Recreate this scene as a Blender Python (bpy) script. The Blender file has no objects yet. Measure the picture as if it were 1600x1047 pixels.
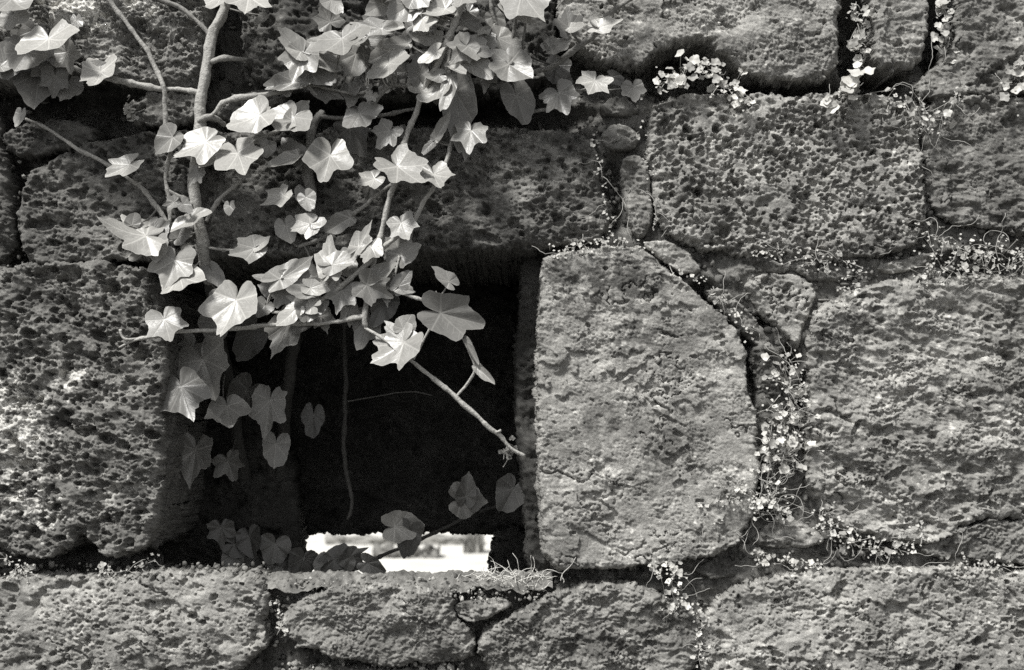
import bpy, math, random
import numpy as np
from mathutils import Vector, Matrix

# ------------------------------------------------------------------ camera, sky, sun, exposure
S = 0.0008            # metres for one photograph pixel on the wall face
D = 1.78              # camera to wall face
ZC = 1.35             # camera height above the ground
CU, CV = 800.0, 700.0 # the camera stands opposite this point of the wall
scene = bpy.context.scene
cam_d = bpy.data.cameras.new('camera')
cam = bpy.data.objects.new('camera', cam_d)
scene.collection.objects.link(cam)
cam.location = (0, -D, ZC)
cam.rotation_euler = (math.radians(90), 0, 0)
cam_d.sensor_width = 36.0
cam_d.lens = 36.0 * D / (1600 * S)
cam_d.shift_y = (CV - 523.5) / 1600.0
cam_d.clip_start = 0.05
cam_d.clip_end = 2000
cam_d.dof.use_dof = True
cam_d.dof.focus_distance = D - 0.01
cam_d.dof.aperture_fstop = 9.0
scene.camera = cam

SUN_DIR = Vector((-0.42, -0.54, 1.0)).normalized()     # towards the sun
elev = math.asin(SUN_DIR.z)
azim = math.atan2(SUN_DIR.x, SUN_DIR.y)
world = bpy.data.worlds.new('World')
scene.world = world
world.use_nodes = True
wt = world.node_tree
for n in list(wt.nodes):
    wt.nodes.remove(n)
sky = wt.nodes.new('ShaderNodeTexSky')
sky.sky_type = 'NISHITA'
sky.sun_disc = False
sky.sun_elevation = elev
sky.sun_rotation = azim
bw = wt.nodes.new('ShaderNodeRGBToBW')          # black-and-white photograph: a grey sky
bg = wt.nodes.new('ShaderNodeBackground')
wo = wt.nodes.new('ShaderNodeOutputWorld')
wt.links.new(sky.outputs[0], bw.inputs[0])
wt.links.new(bw.outputs[0], bg.inputs[0])
bg.inputs[1].default_value = 0.05
wt.links.new(bg.outputs[0], wo.inputs[0])
sun_d = bpy.data.lights.new('sun', 'SUN')
sun_d.energy = 1.5
sun_d.angle = math.radians(11)
sun_d.color = (1.0, 0.985, 0.95)
sun = bpy.data.objects.new('sun', sun_d)
scene.collection.objects.link(sun)
sun.rotation_euler = (-SUN_DIR).to_track_quat('-Z', 'Y').to_euler()
sun.location = (-1, -3, 5)
scene.view_settings.view_transform = 'Standard'
scene.view_settings.look = 'None'
scene.view_settings.gamma = 1.0
scene.view_settings.use_curve_mapping = False
scene.view_settings.exposure = 1.78
scene.cycles.max_bounces = 6
scene.cycles.use_denoising = False

# ------------------------------------------------------------------ helpers
rng = np.random.default_rng(7)
random.seed(7)
COL = scene.collection
WARM = (1.0, 0.985, 0.935)


def W(u, v, depth=0.0):
    """photograph pixel -> point of the place; depth = metres in front of the wall face"""
    f = (D - depth) / D
    return Vector(((u - CU) * S * f, -depth, ZC + (CV - v) * S * f))


def hash2(ix, iy, seed):
    h = (ix.astype(np.int64) * 374761393 + iy.astype(np.int64) * 668265263 + seed * 974634777) & 0xFFFFFFFF
    h = ((h ^ (h >> 13)) * 1274126177) & 0xFFFFFFFF
    h = h ^ (h >> 16)
    return h & 0xFFFF


_ang = np.arange(65536) * (2 * np.pi / 65536)
_GX, _GY = np.cos(_ang).astype(np.float32), np.sin(_ang).astype(np.float32)


def perlin(x, y, seed):
    ix = np.floor(x); iy = np.floor(y)
    fx = (x - ix).astype(np.float32); fy = (y - iy).astype(np.float32)
    ix = ix.astype(np.int64); iy = iy.astype(np.int64)
    u = fx * fx * fx * (fx * (fx * 6 - 15) + 10)
    w = fy * fy * fy * (fy * (fy * 6 - 15) + 10)
    def g(dx, dy):
        h = hash2(ix + dx, iy + dy, seed)
        return _GX[h] * (fx - dx) + _GY[h] * (fy - dy)
    a = g(0, 0); b = g(1, 0); c = g(0, 1); d = g(1, 1)
    return 1.5 * ((a + (b - a) * u) * (1 - w) + (c + (d - c) * u) * w)


def fbm(x, y, seed, octv=4, gain=0.5):
    s = 0; a = 1.0; f = 1.0
    for o in range(octv):
        s = s + a * perlin(x * f + 13.7 * o, y * f - 7.3 * o, seed + o * 17)
        a *= gain; f *= 2.03
    return s


def ridged(x, y, seed, octv=3, gain=0.5):
    s = 0; a = 1.0; f = 1.0
    for o in range(octv):
        s = s + a * (1 - 2 * np.abs(perlin(x * f + 5.1 * o, y * f + 9.2 * o, seed + o * 31)))
        a *= gain; f *= 2.07
    return s


def sstep(a, b, x):
    t = np.clip((x - a) / (b - a), 0, 1)
    return t * t * (3 - 2 * t)


def mesh_from(name, co, quads=None, tris=None, attrs=None, smooth=True):
    me = bpy.data.meshes.new(name)
    nq = 0 if quads is None else len(quads)
    nt = 0 if tris is None else len(tris)
    me.vertices.add(len(co))
    me.vertices.foreach_set('co', np.ascontiguousarray(co, dtype=np.float32).ravel())
    loops = []
    if nq: loops.append(np.asarray(quads).ravel())
    if nt: loops.append(np.asarray(tris).ravel())
    loops = np.concatenate(loops).astype(np.int32)
    me.loops.add(len(loops))
    me.loops.foreach_set('vertex_index', loops)
    me.polygons.add(nq + nt)
    starts = np.concatenate([np.arange(nq) * 4, nq * 4 + np.arange(nt) * 3]).astype(np.int32)
    me.polygons.foreach_set('loop_start', starts)
    me.update(calc_edges=True)
    me.validate()
    if smooth:
        me.polygons.foreach_set('use_smooth', np.ones(len(me.polygons), dtype=bool))
    for k, arr in (attrs or {}).items():
        if arr.ndim == 1:
            at = me.attributes.new(k, 'FLOAT', 'POINT')
            at.data.foreach_set('value', arr.astype(np.float32))
        else:
            at = me.attributes.new(k, 'FLOAT_VECTOR', 'POINT')
            at.data.foreach_set('vector', arr.astype(np.float32).ravel())
    return me


def link(name, me, mat=None, parent=None, loc=None):
    o = bpy.data.objects.new(name, me)
    COL.objects.link(o)
    if mat is not None and len(me.materials) == 0:
        me.materials.append(mat)
    if loc is not None:
        o.location = loc
    if parent is not None:
        o.parent = parent
        o.location = o.location - parent.location
    return o


def thing(name, label, cat, loc, group=None):
    o = bpy.data.objects.new(name, None)
    COL.objects.link(o)
    o.empty_display_size = 0.05
    o.location = loc
    o['label'] = label; o['category'] = cat
    if group: o['group'] = group
    return o


# ------------------------------------------------------------------ materials
def new_mat(name):
    m = bpy.data.materials.new(name)
    m.use_nodes = True
    nt = m.node_tree
    for n in list(nt.nodes):
        nt.nodes.remove(n)
    out = nt.nodes.new('ShaderNodeOutputMaterial')
    bs = nt.nodes.new('ShaderNodeBsdfPrincipled')
    nt.links.new(bs.outputs[0], out.inputs[0])
    return m, nt, bs, out


def math_node(nt, op, a, b=None, c=None):
    n = nt.nodes.new('ShaderNodeMath'); n.operation = op
    for i, v in enumerate((a, b, c)):
        if v is None: continue
        if isinstance(v, (int, float)): n.inputs[i].default_value = v
        else: nt.links.new(v, n.inputs[i])
    return n.outputs[0]


def noise_node(nt, vec, scale, detail=4, rough=0.6):
    n = nt.nodes.new('ShaderNodeTexNoise')
    n.inputs['Scale'].default_value = scale
    n.inputs['Detail'].default_value = detail
    n.inputs['Roughness'].default_value = rough
    nt.links.new(vec, n.inputs['Vector'])
    return n.outputs['Fac']


def tinted(nt, val, tint=WARM):
    c = nt.nodes.new('ShaderNodeCombineColor')
    for i in range(3):
        nt.links.new(math_node(nt, 'MULTIPLY', val, tint[i]), c.inputs[i])
    return c.outputs[0]


def stone_material(name, fine=1.0, speck=1.0, bump=0.0016, rough=0.9):
    m, nt, bs, out = new_mat(name)
    tc = nt.nodes.new('ShaderNodeTexCoord').outputs['Object']
    at = nt.nodes.new('ShaderNodeAttribute'); at.attribute_name = 'tone'
    n1 = noise_node(nt, tc, 560 * fine, 5, 0.75)
    n2 = noise_node(nt, tc, 60 * fine, 4, 0.6)
    k = math_node(nt, 'MULTIPLY_ADD', math_node(nt, 'SUBTRACT', n1, 0.5), 1.6 * speck, 1.0)
    k2 = math_node(nt, 'MULTIPLY_ADD', math_node(nt, 'SUBTRACT', n2, 0.5), 0.9 * speck, 1.0)
    v = math_node(nt, 'MULTIPLY', at.outputs['Fac'], math_node(nt, 'MULTIPLY', k, k2))
    v = math_node(nt, 'MAXIMUM', v, 0.012)
    nt.links.new(tinted(nt, v), bs.inputs['Base Color'])
    bs.inputs['Roughness'].default_value = rough
    bs.inputs['Specular IOR Level'].default_value = 0.2
    b = nt.nodes.new('ShaderNodeBump')
    b.inputs['Strength'].default_value = 0.9
    b.inputs['Distance'].default_value = bump
    n3 = noise_node(nt, tc, 420 * fine, 6, 0.8)
    nt.links.new(n3, b.inputs['Height'])
    nt.links.new(b.outputs[0], bs.inputs['Normal'])
    return m


M_STONE = stone_material('rough_stone')
M_SOIL = stone_material('joint_soil', fine=1.0, speck=0.9, bump=0.002)


def plain_material(name, val, rough=0.8, var=0.3, scale=120, spec=0.3, obj_tone=False, trans=0.0, bump=0.0):
    m, nt, bs, out = new_mat(name)
    tc = nt.nodes.new('ShaderNodeTexCoord').outputs['Object']
    n1 = noise_node(nt, tc, scale, 4, 0.65)
    k = math_node(nt, 'MULTIPLY_ADD', math_node(nt, 'SUBTRACT', n1, 0.5), 2 * var, 1.0)
    if obj_tone:
        oi = nt.nodes.new('ShaderNodeObjectInfo')
        sp = nt.nodes.new('ShaderNodeSeparateColor')
        nt.links.new(oi.outputs['Color'], sp.inputs[0])
        v = math_node(nt, 'MULTIPLY', k, sp.outputs[0])
    else:
        v = math_node(nt, 'MULTIPLY', k, val)
    c = tinted(nt, v)
    nt.links.new(c, bs.inputs['Base Color'])
    bs.inputs['Roughness'].default_value = rough
    bs.inputs['Specular IOR Level'].default_value = spec
    if bump:
        b = nt.nodes.new('ShaderNodeBump')
        b.inputs['Distance'].default_value = bump
        nt.links.new(n1, b.inputs['Height'])
        nt.links.new(b.outputs[0], bs.inputs['Normal'])
    if trans:
        tr = nt.nodes.new('ShaderNodeBsdfTranslucent')
        nt.links.new(c, tr.inputs[0])
        mx = nt.nodes.new('ShaderNodeMixShader'); mx.inputs[0].default_value = trans
        nt.links.new(bs.outputs[0], mx.inputs[1]); nt.links.new(tr.outputs[0], mx.inputs[2])
        nt.links.new(mx.outputs[0], out.inputs[0])
    return m


VEINS = [0, 48, -48, 100, -100]


def leaf_material():
    m, nt, bs, out = new_mat('ivy_leaf')
    at = nt.nodes.new('ShaderNodeAttribute'); at.attribute_name = 'lp'
    p = at.outputs['Vector']
    oi = nt.nodes.new('ShaderNodeObjectInfo')
    sp = nt.nodes.new('ShaderNodeSeparateColor')
    nt.links.new(oi.outputs['Color'], sp.inputs[0])
    tc = nt.nodes.new('ShaderNodeTexCoord').outputs['Object']
    main = None; sec = None
    for a in VEINS:
        a = math.radians(a)
        def dot(vx, vy):
            n = nt.nodes.new('ShaderNodeVectorMath'); n.operation = 'DOT_PRODUCT'
            nt.links.new(p, n.inputs[0]); n.inputs[1].default_value = (vx, vy, 0)
            return n.outputs['Value']
        s = dot(math.cos(a), math.sin(a))
        t = math_node(nt, 'ABSOLUTE', dot(-math.sin(a), math.cos(a)))
        pos = math_node(nt, 'GREATER_THAN', s, 0.0)
        # main vein, thinning outwards
        w = math_node(nt, 'MAXIMUM', math_node(nt, 'MULTIPLY_ADD', s, -0.022, 0.042), 0.014)
        mv = math_node(nt, 'MULTIPLY', math_node(nt, 'MAXIMUM', math_node(nt, 'SUBTRACT', 1.0, math_node(nt, 'DIVIDE', t, w)), 0.0), pos)
        main = mv if main is None else math_node(nt, 'MAXIMUM', main, mv)
        # side veins
        q = math_node(nt, 'FRACT', math_node(nt, 'MULTIPLY', math_node(nt, 'SUBTRACT', s, math_node(nt, 'MULTIPLY', t, 1.1)), 5.5))
        line = math_node(nt, 'MAXIMUM', math_node(nt, 'SUBTRACT', 1.0, math_node(nt, 'DIVIDE', math_node(nt, 'ABSOLUTE', math_node(nt, 'SUBTRACT', q, 0.5)), 0.12)), 0.0)
        band = math_node(nt, 'MULTIPLY', math_node(nt, 'LESS_THAN', t, 0.2), math_node(nt, 'GREATER_THAN', s, 0.15))
        lv = math_node(nt, 'MULTIPLY', line, band)
        sec = lv if sec is None else math_node(nt, 'MAXIMUM', sec, lv)
    vein = math_node(nt, 'MAXIMUM', main, math_node(nt, 'MULTIPLY', sec, 0.5))
    n1 = noise_node(nt, tc, 70, 4, 0.6)
    n2 = noise_node(nt, tc, 500, 3, 0.6)
    k = math_node(nt, 'MULTIPLY_ADD', math_node(nt, 'SUBTRACT', n1, 0.5), 0.7, 1.0)
    k = math_node(nt, 'MULTIPLY_ADD', math_node(nt, 'SUBTRACT', n2, 0.5), 0.35, k)
    k = math_node(nt, 'MULTIPLY_ADD', vein, 0.5, k)
    sx = nt.nodes.new('ShaderNodeSeparateXYZ'); nt.links.new(p, sx.inputs[0])
    rim = math_node(nt, 'MAXIMUM', math_node(nt, 'MULTIPLY', math_node(nt, 'SUBTRACT', sx.outputs[2], 0.95), 20.0), 0.0)
    k = math_node(nt, 'MULTIPLY_ADD', rim, 0.3, k)
    n4 = noise_node(nt, tc, 240, 2, 0.5)
    spot = math_node(nt, 'MULTIPLY', math_node(nt, 'MAXIMUM', math_node(nt, 'SUBTRACT', n4, 0.66), 0.0), 4.0)
    k = math_node(nt, 'ADD', k, spot)
    v = math_node(nt, 'MINIMUM', math_node(nt, 'MULTIPLY', k, sp.outputs[0]), 0.85)
    c = tinted(nt, v)
    nt.links.new(c, bs.inputs['Base Color'])
    bs.inputs['Roughness'].default_value = 0.36
    bs.inputs['Specular IOR Level'].default_value = 0.55
    b = nt.nodes.new('ShaderNodeBump')
    b.inputs['Distance'].default_value = 0.0008
    b.inputs['Strength'].default_value = 0.7
    hgt = math_node(nt, 'MULTIPLY_ADD', vein, -0.25, n1)
    nt.links.new(hgt, b.inputs['Height'])
    nt.links.new(b.outputs[0], bs.inputs['Normal'])
    tr = nt.nodes.new('ShaderNodeBsdfTranslucent')
    nt.links.new(c, tr.inputs[0])
    mx = nt.nodes.new('ShaderNodeMixShader'); mx.inputs[0].default_value = 0.14
    nt.links.new(bs.outputs[0], mx.inputs[1]); nt.links.new(tr.outputs[0], mx.inputs[2])
    nt.links.new(mx.outputs[0], out.inputs[0])
    return m


M_LEAF = leaf_material()
M_BARK = plain_material('ivy_bark', 0.4, 0.8, 0.75, 330, 0.2, obj_tone=True, bump=0.0016)
M_WEEDLEAF = plain_material('weed_leaf', 0.5, 0.5, 0.25, 300, 0.35, obj_tone=True, trans=0.18)
M_WEEDSTEM = plain_material('weed_stem', 0.36, 0.6, 0.2, 200, 0.3)
M_STRAW = plain_material('dry_straw', 0.6, 0.7, 0.25, 200, 0.3)

# ------------------------------------------------------------------ ground and what lies behind the wall
def grid_sheet(name, x0, x1, y0, y1, n, zf, mat, kind=None):
    xs = np.linspace(x0, x1, n); ys = np.linspace(y0, y1, n)
    X, Y = np.meshgrid(xs, ys)
    co = np.stack([X, Y, zf(X, Y)], -1).reshape(-1, 3)
    i = np.arange(n * n).reshape(n, n)
    q = np.stack([i[:-1, :-1], i[:-1, 1:], i[1:, 1:], i[1:, :-1]], -1).reshape(-1, 4)
    o = link(name, mesh_from(name, co, q), mat)
    if kind: o['kind'] = kind
    return o


M_GROUND = plain_material('short_turf', 0.07, 0.95, 0.4, 3.0, 0.1)
M_PATH = plain_material('pale_gravel', 0.62, 0.95, 0.35, 1.6, 0.1)
grid_sheet('ground', -600, 600, -600, 600, 31, lambda X, Y: 0 * X, M_GROUND, 'structure')
grid_sheet('path', -30, 30, 3.0, 60, 61, lambda X, Y: 0.004 + 0 * X, M_PATH, 'structure')

def far_block(name, x0, x1, y0, y1, h, val, label, cat, seed):
    r_ = np.random.default_rng(seed)
    nx, nz = 24, 5
    pts = []; q = []
    for k, (yy) in enumerate((y0, y1)):
        for i in range(nx):
            for j in range(nz):
                z = h * j / (nz - 1) * (0.8 + 0.2 * math.sin(i * 1.3 + seed))
                pts.append((x0 + (x1 - x0) * i / (nx - 1), yy + r_.normal() * 0.04, z + (r_.normal() * 0.02 if j else -0.02)))
    idx = np.arange(2 * nx * nz).reshape(2, nx, nz)
    for i in range(nx - 1):
        for j in range(nz - 1):
            q.append((idx[0, i, j], idx[0, i + 1, j], idx[0, i + 1, j + 1], idx[0, i, j + 1]))
            q.append((idx[1, i + 1, j], idx[1, i, j], idx[1, i, j + 1], idx[1, i + 1, j + 1]))
        q.append((idx[0, i, -1], idx[0, i + 1, -1], idx[1, i + 1, -1], idx[1, i, -1]))
    for i in (0, nx - 1):
        for j in range(nz - 1):
            q.append((idx[0, i, j], idx[0, i, j + 1], idx[1, i, j + 1], idx[1, i, j]))
    o = link(name, mesh_from(name, np.array(pts), np.array(q)), plain_material(name, val, 0.9, 0.4, 4, 0.1))
    o['label'] = label; o['category'] = cat
far_block('stone_kerb', -2.6, -0.4, 18.0, 18.4, 0.16, 0.3, 'blurred grey kerb far off, seen left in the bright gap', 'kerb', 1)
far_block('stone_step', -1.7, -0.9, 15.6, 16.1, 0.16, 0.2, 'darker low step seen at the middle of the bright gap', 'step', 2)
far_block('stone_post', -0.62, -0.36, 16.4, 16.7, 0.42, 0.28, 'short blurred post seen right in the bright gap', 'post', 3)

# ------------------------------------------------------------------ the wall: stones
wall = thing('stone_wall', 'old rough basalt stone wall with a square dark opening, ivy and weeds', 'wall', (0, 0.2, 0))
GRID = 1.6


def chaikin(P, n=1):
    P = np.asarray(P, float)
    for _ in range(n):
        Q = np.roll(P, -1, 0)
        P = np.stack([0.78 * P + 0.22 * Q, 0.22 * P + 0.78 * Q], 1).reshape(-1, 2)
    return P


def poly_sdf(P, U, V):
    d2 = np.full(U.shape, 1e12); inside = np.zeros(U.shape, bool)
    n = len(P)
    for i in range(n):
        a = P[i]; b = P[(i + 1) % n]
        ex, ey = b - a
        wx = U - a[0]; wy = V - a[1]
        t = np.clip((wx * ex + wy * ey) / (ex * ex + ey * ey + 1e-9), 0, 1)
        d2 = np.minimum(d2, (wx - t * ex) ** 2 + (wy - t * ey) ** 2)
        c = ((a[1] <= V) & (V < b[1])) | ((b[1] <= V) & (V < a[1]))
        if abs(ey) > 1e-9:
            inside ^= c & (U < a[0] + (V - a[1]) / ey * ex)
    d = np.sqrt(d2)
    return np.where(inside, d, -d)


def pits(U, V, g, seed, n, rmin, rmax, power, depth, aspect=1.5, box=None, mask=None):
    """pores: bowls cut into the surface"""
    r_ = np.random.default_rng(seed)
    out = np.full(U.shape, -9, np.float32)
    h, w = U.shape
    u0, v0 = U[0, 0], V[0, 0]
    nzz = fbm(U / 5, V / 5, seed + 3, 2)
    rad = rmin * (rmax / rmin) ** (r_.random(n) ** power)
    cu = r_.random(n) * w; cv = r_.random(n) * h
    asp = 1 + (aspect - 1) * r_.random(n)
    ang = r_.normal(0.0, 0.5, n)
    dep = depth * (0.6 + 0.8 * r_.random(n))
    for i in range(n):
        R = rad[i] / g
        k = int(R * asp[i]) + 2
        x0 = max(0, int(cu[i]) - k); x1 = min(w, int(cu[i]) + k + 1)
        y0 = max(0, int(cv[i]) - k); y1 = min(h, int(cv[i]) + k + 1)
        if x1 <= x0 or y1 <= y0: continue
        if mask is not None and r_.random() > mask[min(h - 1, int(cv[i])), min(w - 1, int(cu[i]))]: continue
        X = np.arange(x0, x1)[None, :] - cu[i]; Y = np.arange(y0, y1)[:, None] - cv[i]
        c, s = math.cos(ang[i]), math.sin(ang[i])
        rho = ((X * c + Y * s) / (R * asp[i])) ** 2 + ((-X * s + Y * c) / R) ** 2
        rho = rho * (1 + 0.3 * nzz[y0:y1, x0:x1])
        val = min(dep[i] * rad[i], 16) * np.clip(1 - rho ** 2.2, 0, 1) ** 0.55 - 0.35 * np.clip(1 - np.abs(rho - 1.25) * 3, 0, 1) * min(rad[i], 4)
        val = np.where(rho < 1.6, val, -9)
        np.maximum(out[y0:y1, x0:x1], val, out=out[y0:y1, x0:x1])
    return np.where(out < -8, 0, out)


def surface(kind, U, V, seed, g):
    """height of a stone's face in pixels, and how its colour varies"""
    A = U.shape[0] * U.shape[1] * g * g
    big = fbm(U / 190, V / 150, seed, 3) * 9
    wear = sstep(-0.45, 0.55, fbm(U / 75, V / 55, seed + 90, 3, 0.6))       # worn and rough areas
    fine = fbm(U / 5, V / 4.2, seed + 3, 3, 0.75) * (0.35 + 0.95 * wear)
    chip = np.minimum(0, fbm(U / 46, V / 30, seed + 91, 4, 0.55) + 0.25) * 16  # hollows where flakes came off
    big = big + chip
    if kind == 'honey':
        m = sstep(-0.7, 0.1, fbm(U / 90, V / 70, seed + 5, 2) + 0.15)
        h = big * 0.8 + fbm(U / 40, V / 30, seed + 1, 4) * 3.0
        h = h - pits(U, V, g, seed, int(A / 40), 1.4, 3.8, 1.7, 2.6, 2.3, mask=0.25 + 0.75 * m)
        h = h - pits(U, V, g, seed + 1, int(A / 3000), 4, 8, 1.8, 2.2, 1.5)
        h = h + fine * 1.2
    elif kind == 'porous':
        m = sstep(-0.4, 0.5, fbm(U / 80, V / 60, seed + 5, 3))
        h = big + fbm(U / 46, V / 34, seed + 1, 4) * 5 + ridged(U / 34, V / 15, seed + 2, 3) * 1.6
        h = h - pits(U, V, g, seed, int(A / 62), 1.4, 4.4, 1.9, 2.2, 2.0, mask=0.2 + 0.8 * m)
        h = h - pits(U, V, g, seed + 1, int(A / 2600), 4, 11, 1.8, 1.7, 1.8)
        h = h + fine * 2.0
    elif kind == 'pocked':      # light face with separate little pores
        m = sstep(-0.5, 0.4, fbm(U / 80, V / 60, seed + 5, 3))
        h = big + fbm(U / 50, V / 40, seed + 1, 4) * 3 + ridged(U / 40, V / 20, seed + 2, 3) * 1.0
        h = h - pits(U, V, g, seed, int(A / 80), 1.3, 3.6, 2.2, 2.4, 2.0, mask=0.25 + 0.75 * m)
        h = h - pits(U, V, g, seed + 1, int(A / 5000), 4, 8, 1.8, 1.8, 2.0)
        h = h + fine * 1.5
    elif kind == 'rugged':      # rough broken face with clefts
        a = 0.25
        Ur = U * math.cos(a) + V * math.sin(a); Vr = -U * math.sin(a) + V * math.cos(a)
        wz = fbm(U / 40, V / 40, seed + 9, 2) * 12
        h = big + fbm(Ur / 70, Vr / 40, seed + 1, 5, 0.55) * 6
        h = h + ridged((Ur + wz) / 34, (Vr + wz) / 15, seed + 2, 4, 0.6) * (1.0 + 2.6 * wear)
        h = h - pits(U, V, g, seed + 1, int(A / 500), 1.5, 6, 2.4, 1.9, 3.4, mask=0.15 + 0.85 * wear)
        h = h + fine * 1.8
    elif kind == 'dressed':     # worked face, granular and rather flat
        wz = fbm(U / 40, V / 40, seed + 9, 2) * 10
        h = big * 0.35 + fbm(U / 50, V / 40, seed + 1, 4, 0.5) * 2.2 + ridged((U + V * .5 + wz) / 46, (V - U * .3 + wz) / 17, seed + 2, 3) * 1.0 * wear
        h = h + fbm(U / 4.5, V / 4, seed + 4, 3, 0.75) * 1.6 * (0.4 + 0.8 * wear)
        h = h - pits(U, V, g, seed + 1, int(A / 420), 1.3, 3.6, 2.4, 1.9, 3.0, mask=0.2 + 0.8 * wear)
    elif kind == 'layered':     # scaly broken face
        wz = fbm(U / 50, V / 50, seed + 9, 3) * 14
        h = big + fbm(U / 60, V / 40, seed + 1, 4) * 5
        h = h + ridged((U + wz) / 26, (V + 0.35 * U + wz) / 11, seed + 2, 3, 0.55) * 3.0
        h = h + fine * 2.6
    else:                       # smooth
        h = big + fbm(U / 45, V / 35, seed + 1, 5, 0.6) * 5
        h = h + ridged(U / 36, V / 13, seed + 2, 3) * 1.4 + fine * 2.0
    if kind in ('rugged', 'layered', 'dressed', 'smooth', 'pocked'):        # cracks and flaked ledges
        wz = fbm(U / 30, V / 30, seed + 95, 3) * 0.35
        c1 = np.abs(perlin(U / 150 + wz, V / 75 + wz, seed + 96))
        m1 = sstep(0.1, 0.45, perlin(U / 90, V / 70, seed + 97))
        h = h - 8 * sstep(0.035, 0.004, c1) * m1
        led = fbm(U / 120 + wz, V / 60 + wz, seed + 98, 3, 0.55)
        h = h + 5.0 * (sstep(0.0, 0.03, led) - 0.5) * sstep(-0.2, 0.3, perlin(U / 110, V / 90, seed + 99))
    var = 1 + 0.38 * fbm(U / 110, V / 90, seed + 21, 4, 0.6)
    bs_ = 9 + 14 * ((seed * 0.37) % 1)
    blot = fbm(U / bs_, V / (bs_ * 0.75), seed + 22, 5, 0.72)                          # moss and lichen mottling
    dens = sstep(-0.6, 0.6, fbm(U / 90, V / 70, seed + 23, 2))
    var = var * (1 - {'dressed': 0.42, 'rugged': 0.28, 'layered': 0.3, 'smooth': 0.35}.get(kind, 0.14) * sstep(0.1, 0.7, blot) * (0.2 + 0.8 * dens)) * (1 + 0.3 * sstep(0.15, 0.8, -blot))
    pale = fbm(U / 9, V / 8, seed + 24, 3, 0.6) + 0.5 * fbm(U / 60, V / 60, seed + 25, 2)
    var = var * (1 + 0.8 * sstep(0.62, 1.0, pale))
    var = np.clip(var, 0.2, 2.6)
    return h.astype(np.float32), var


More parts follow.
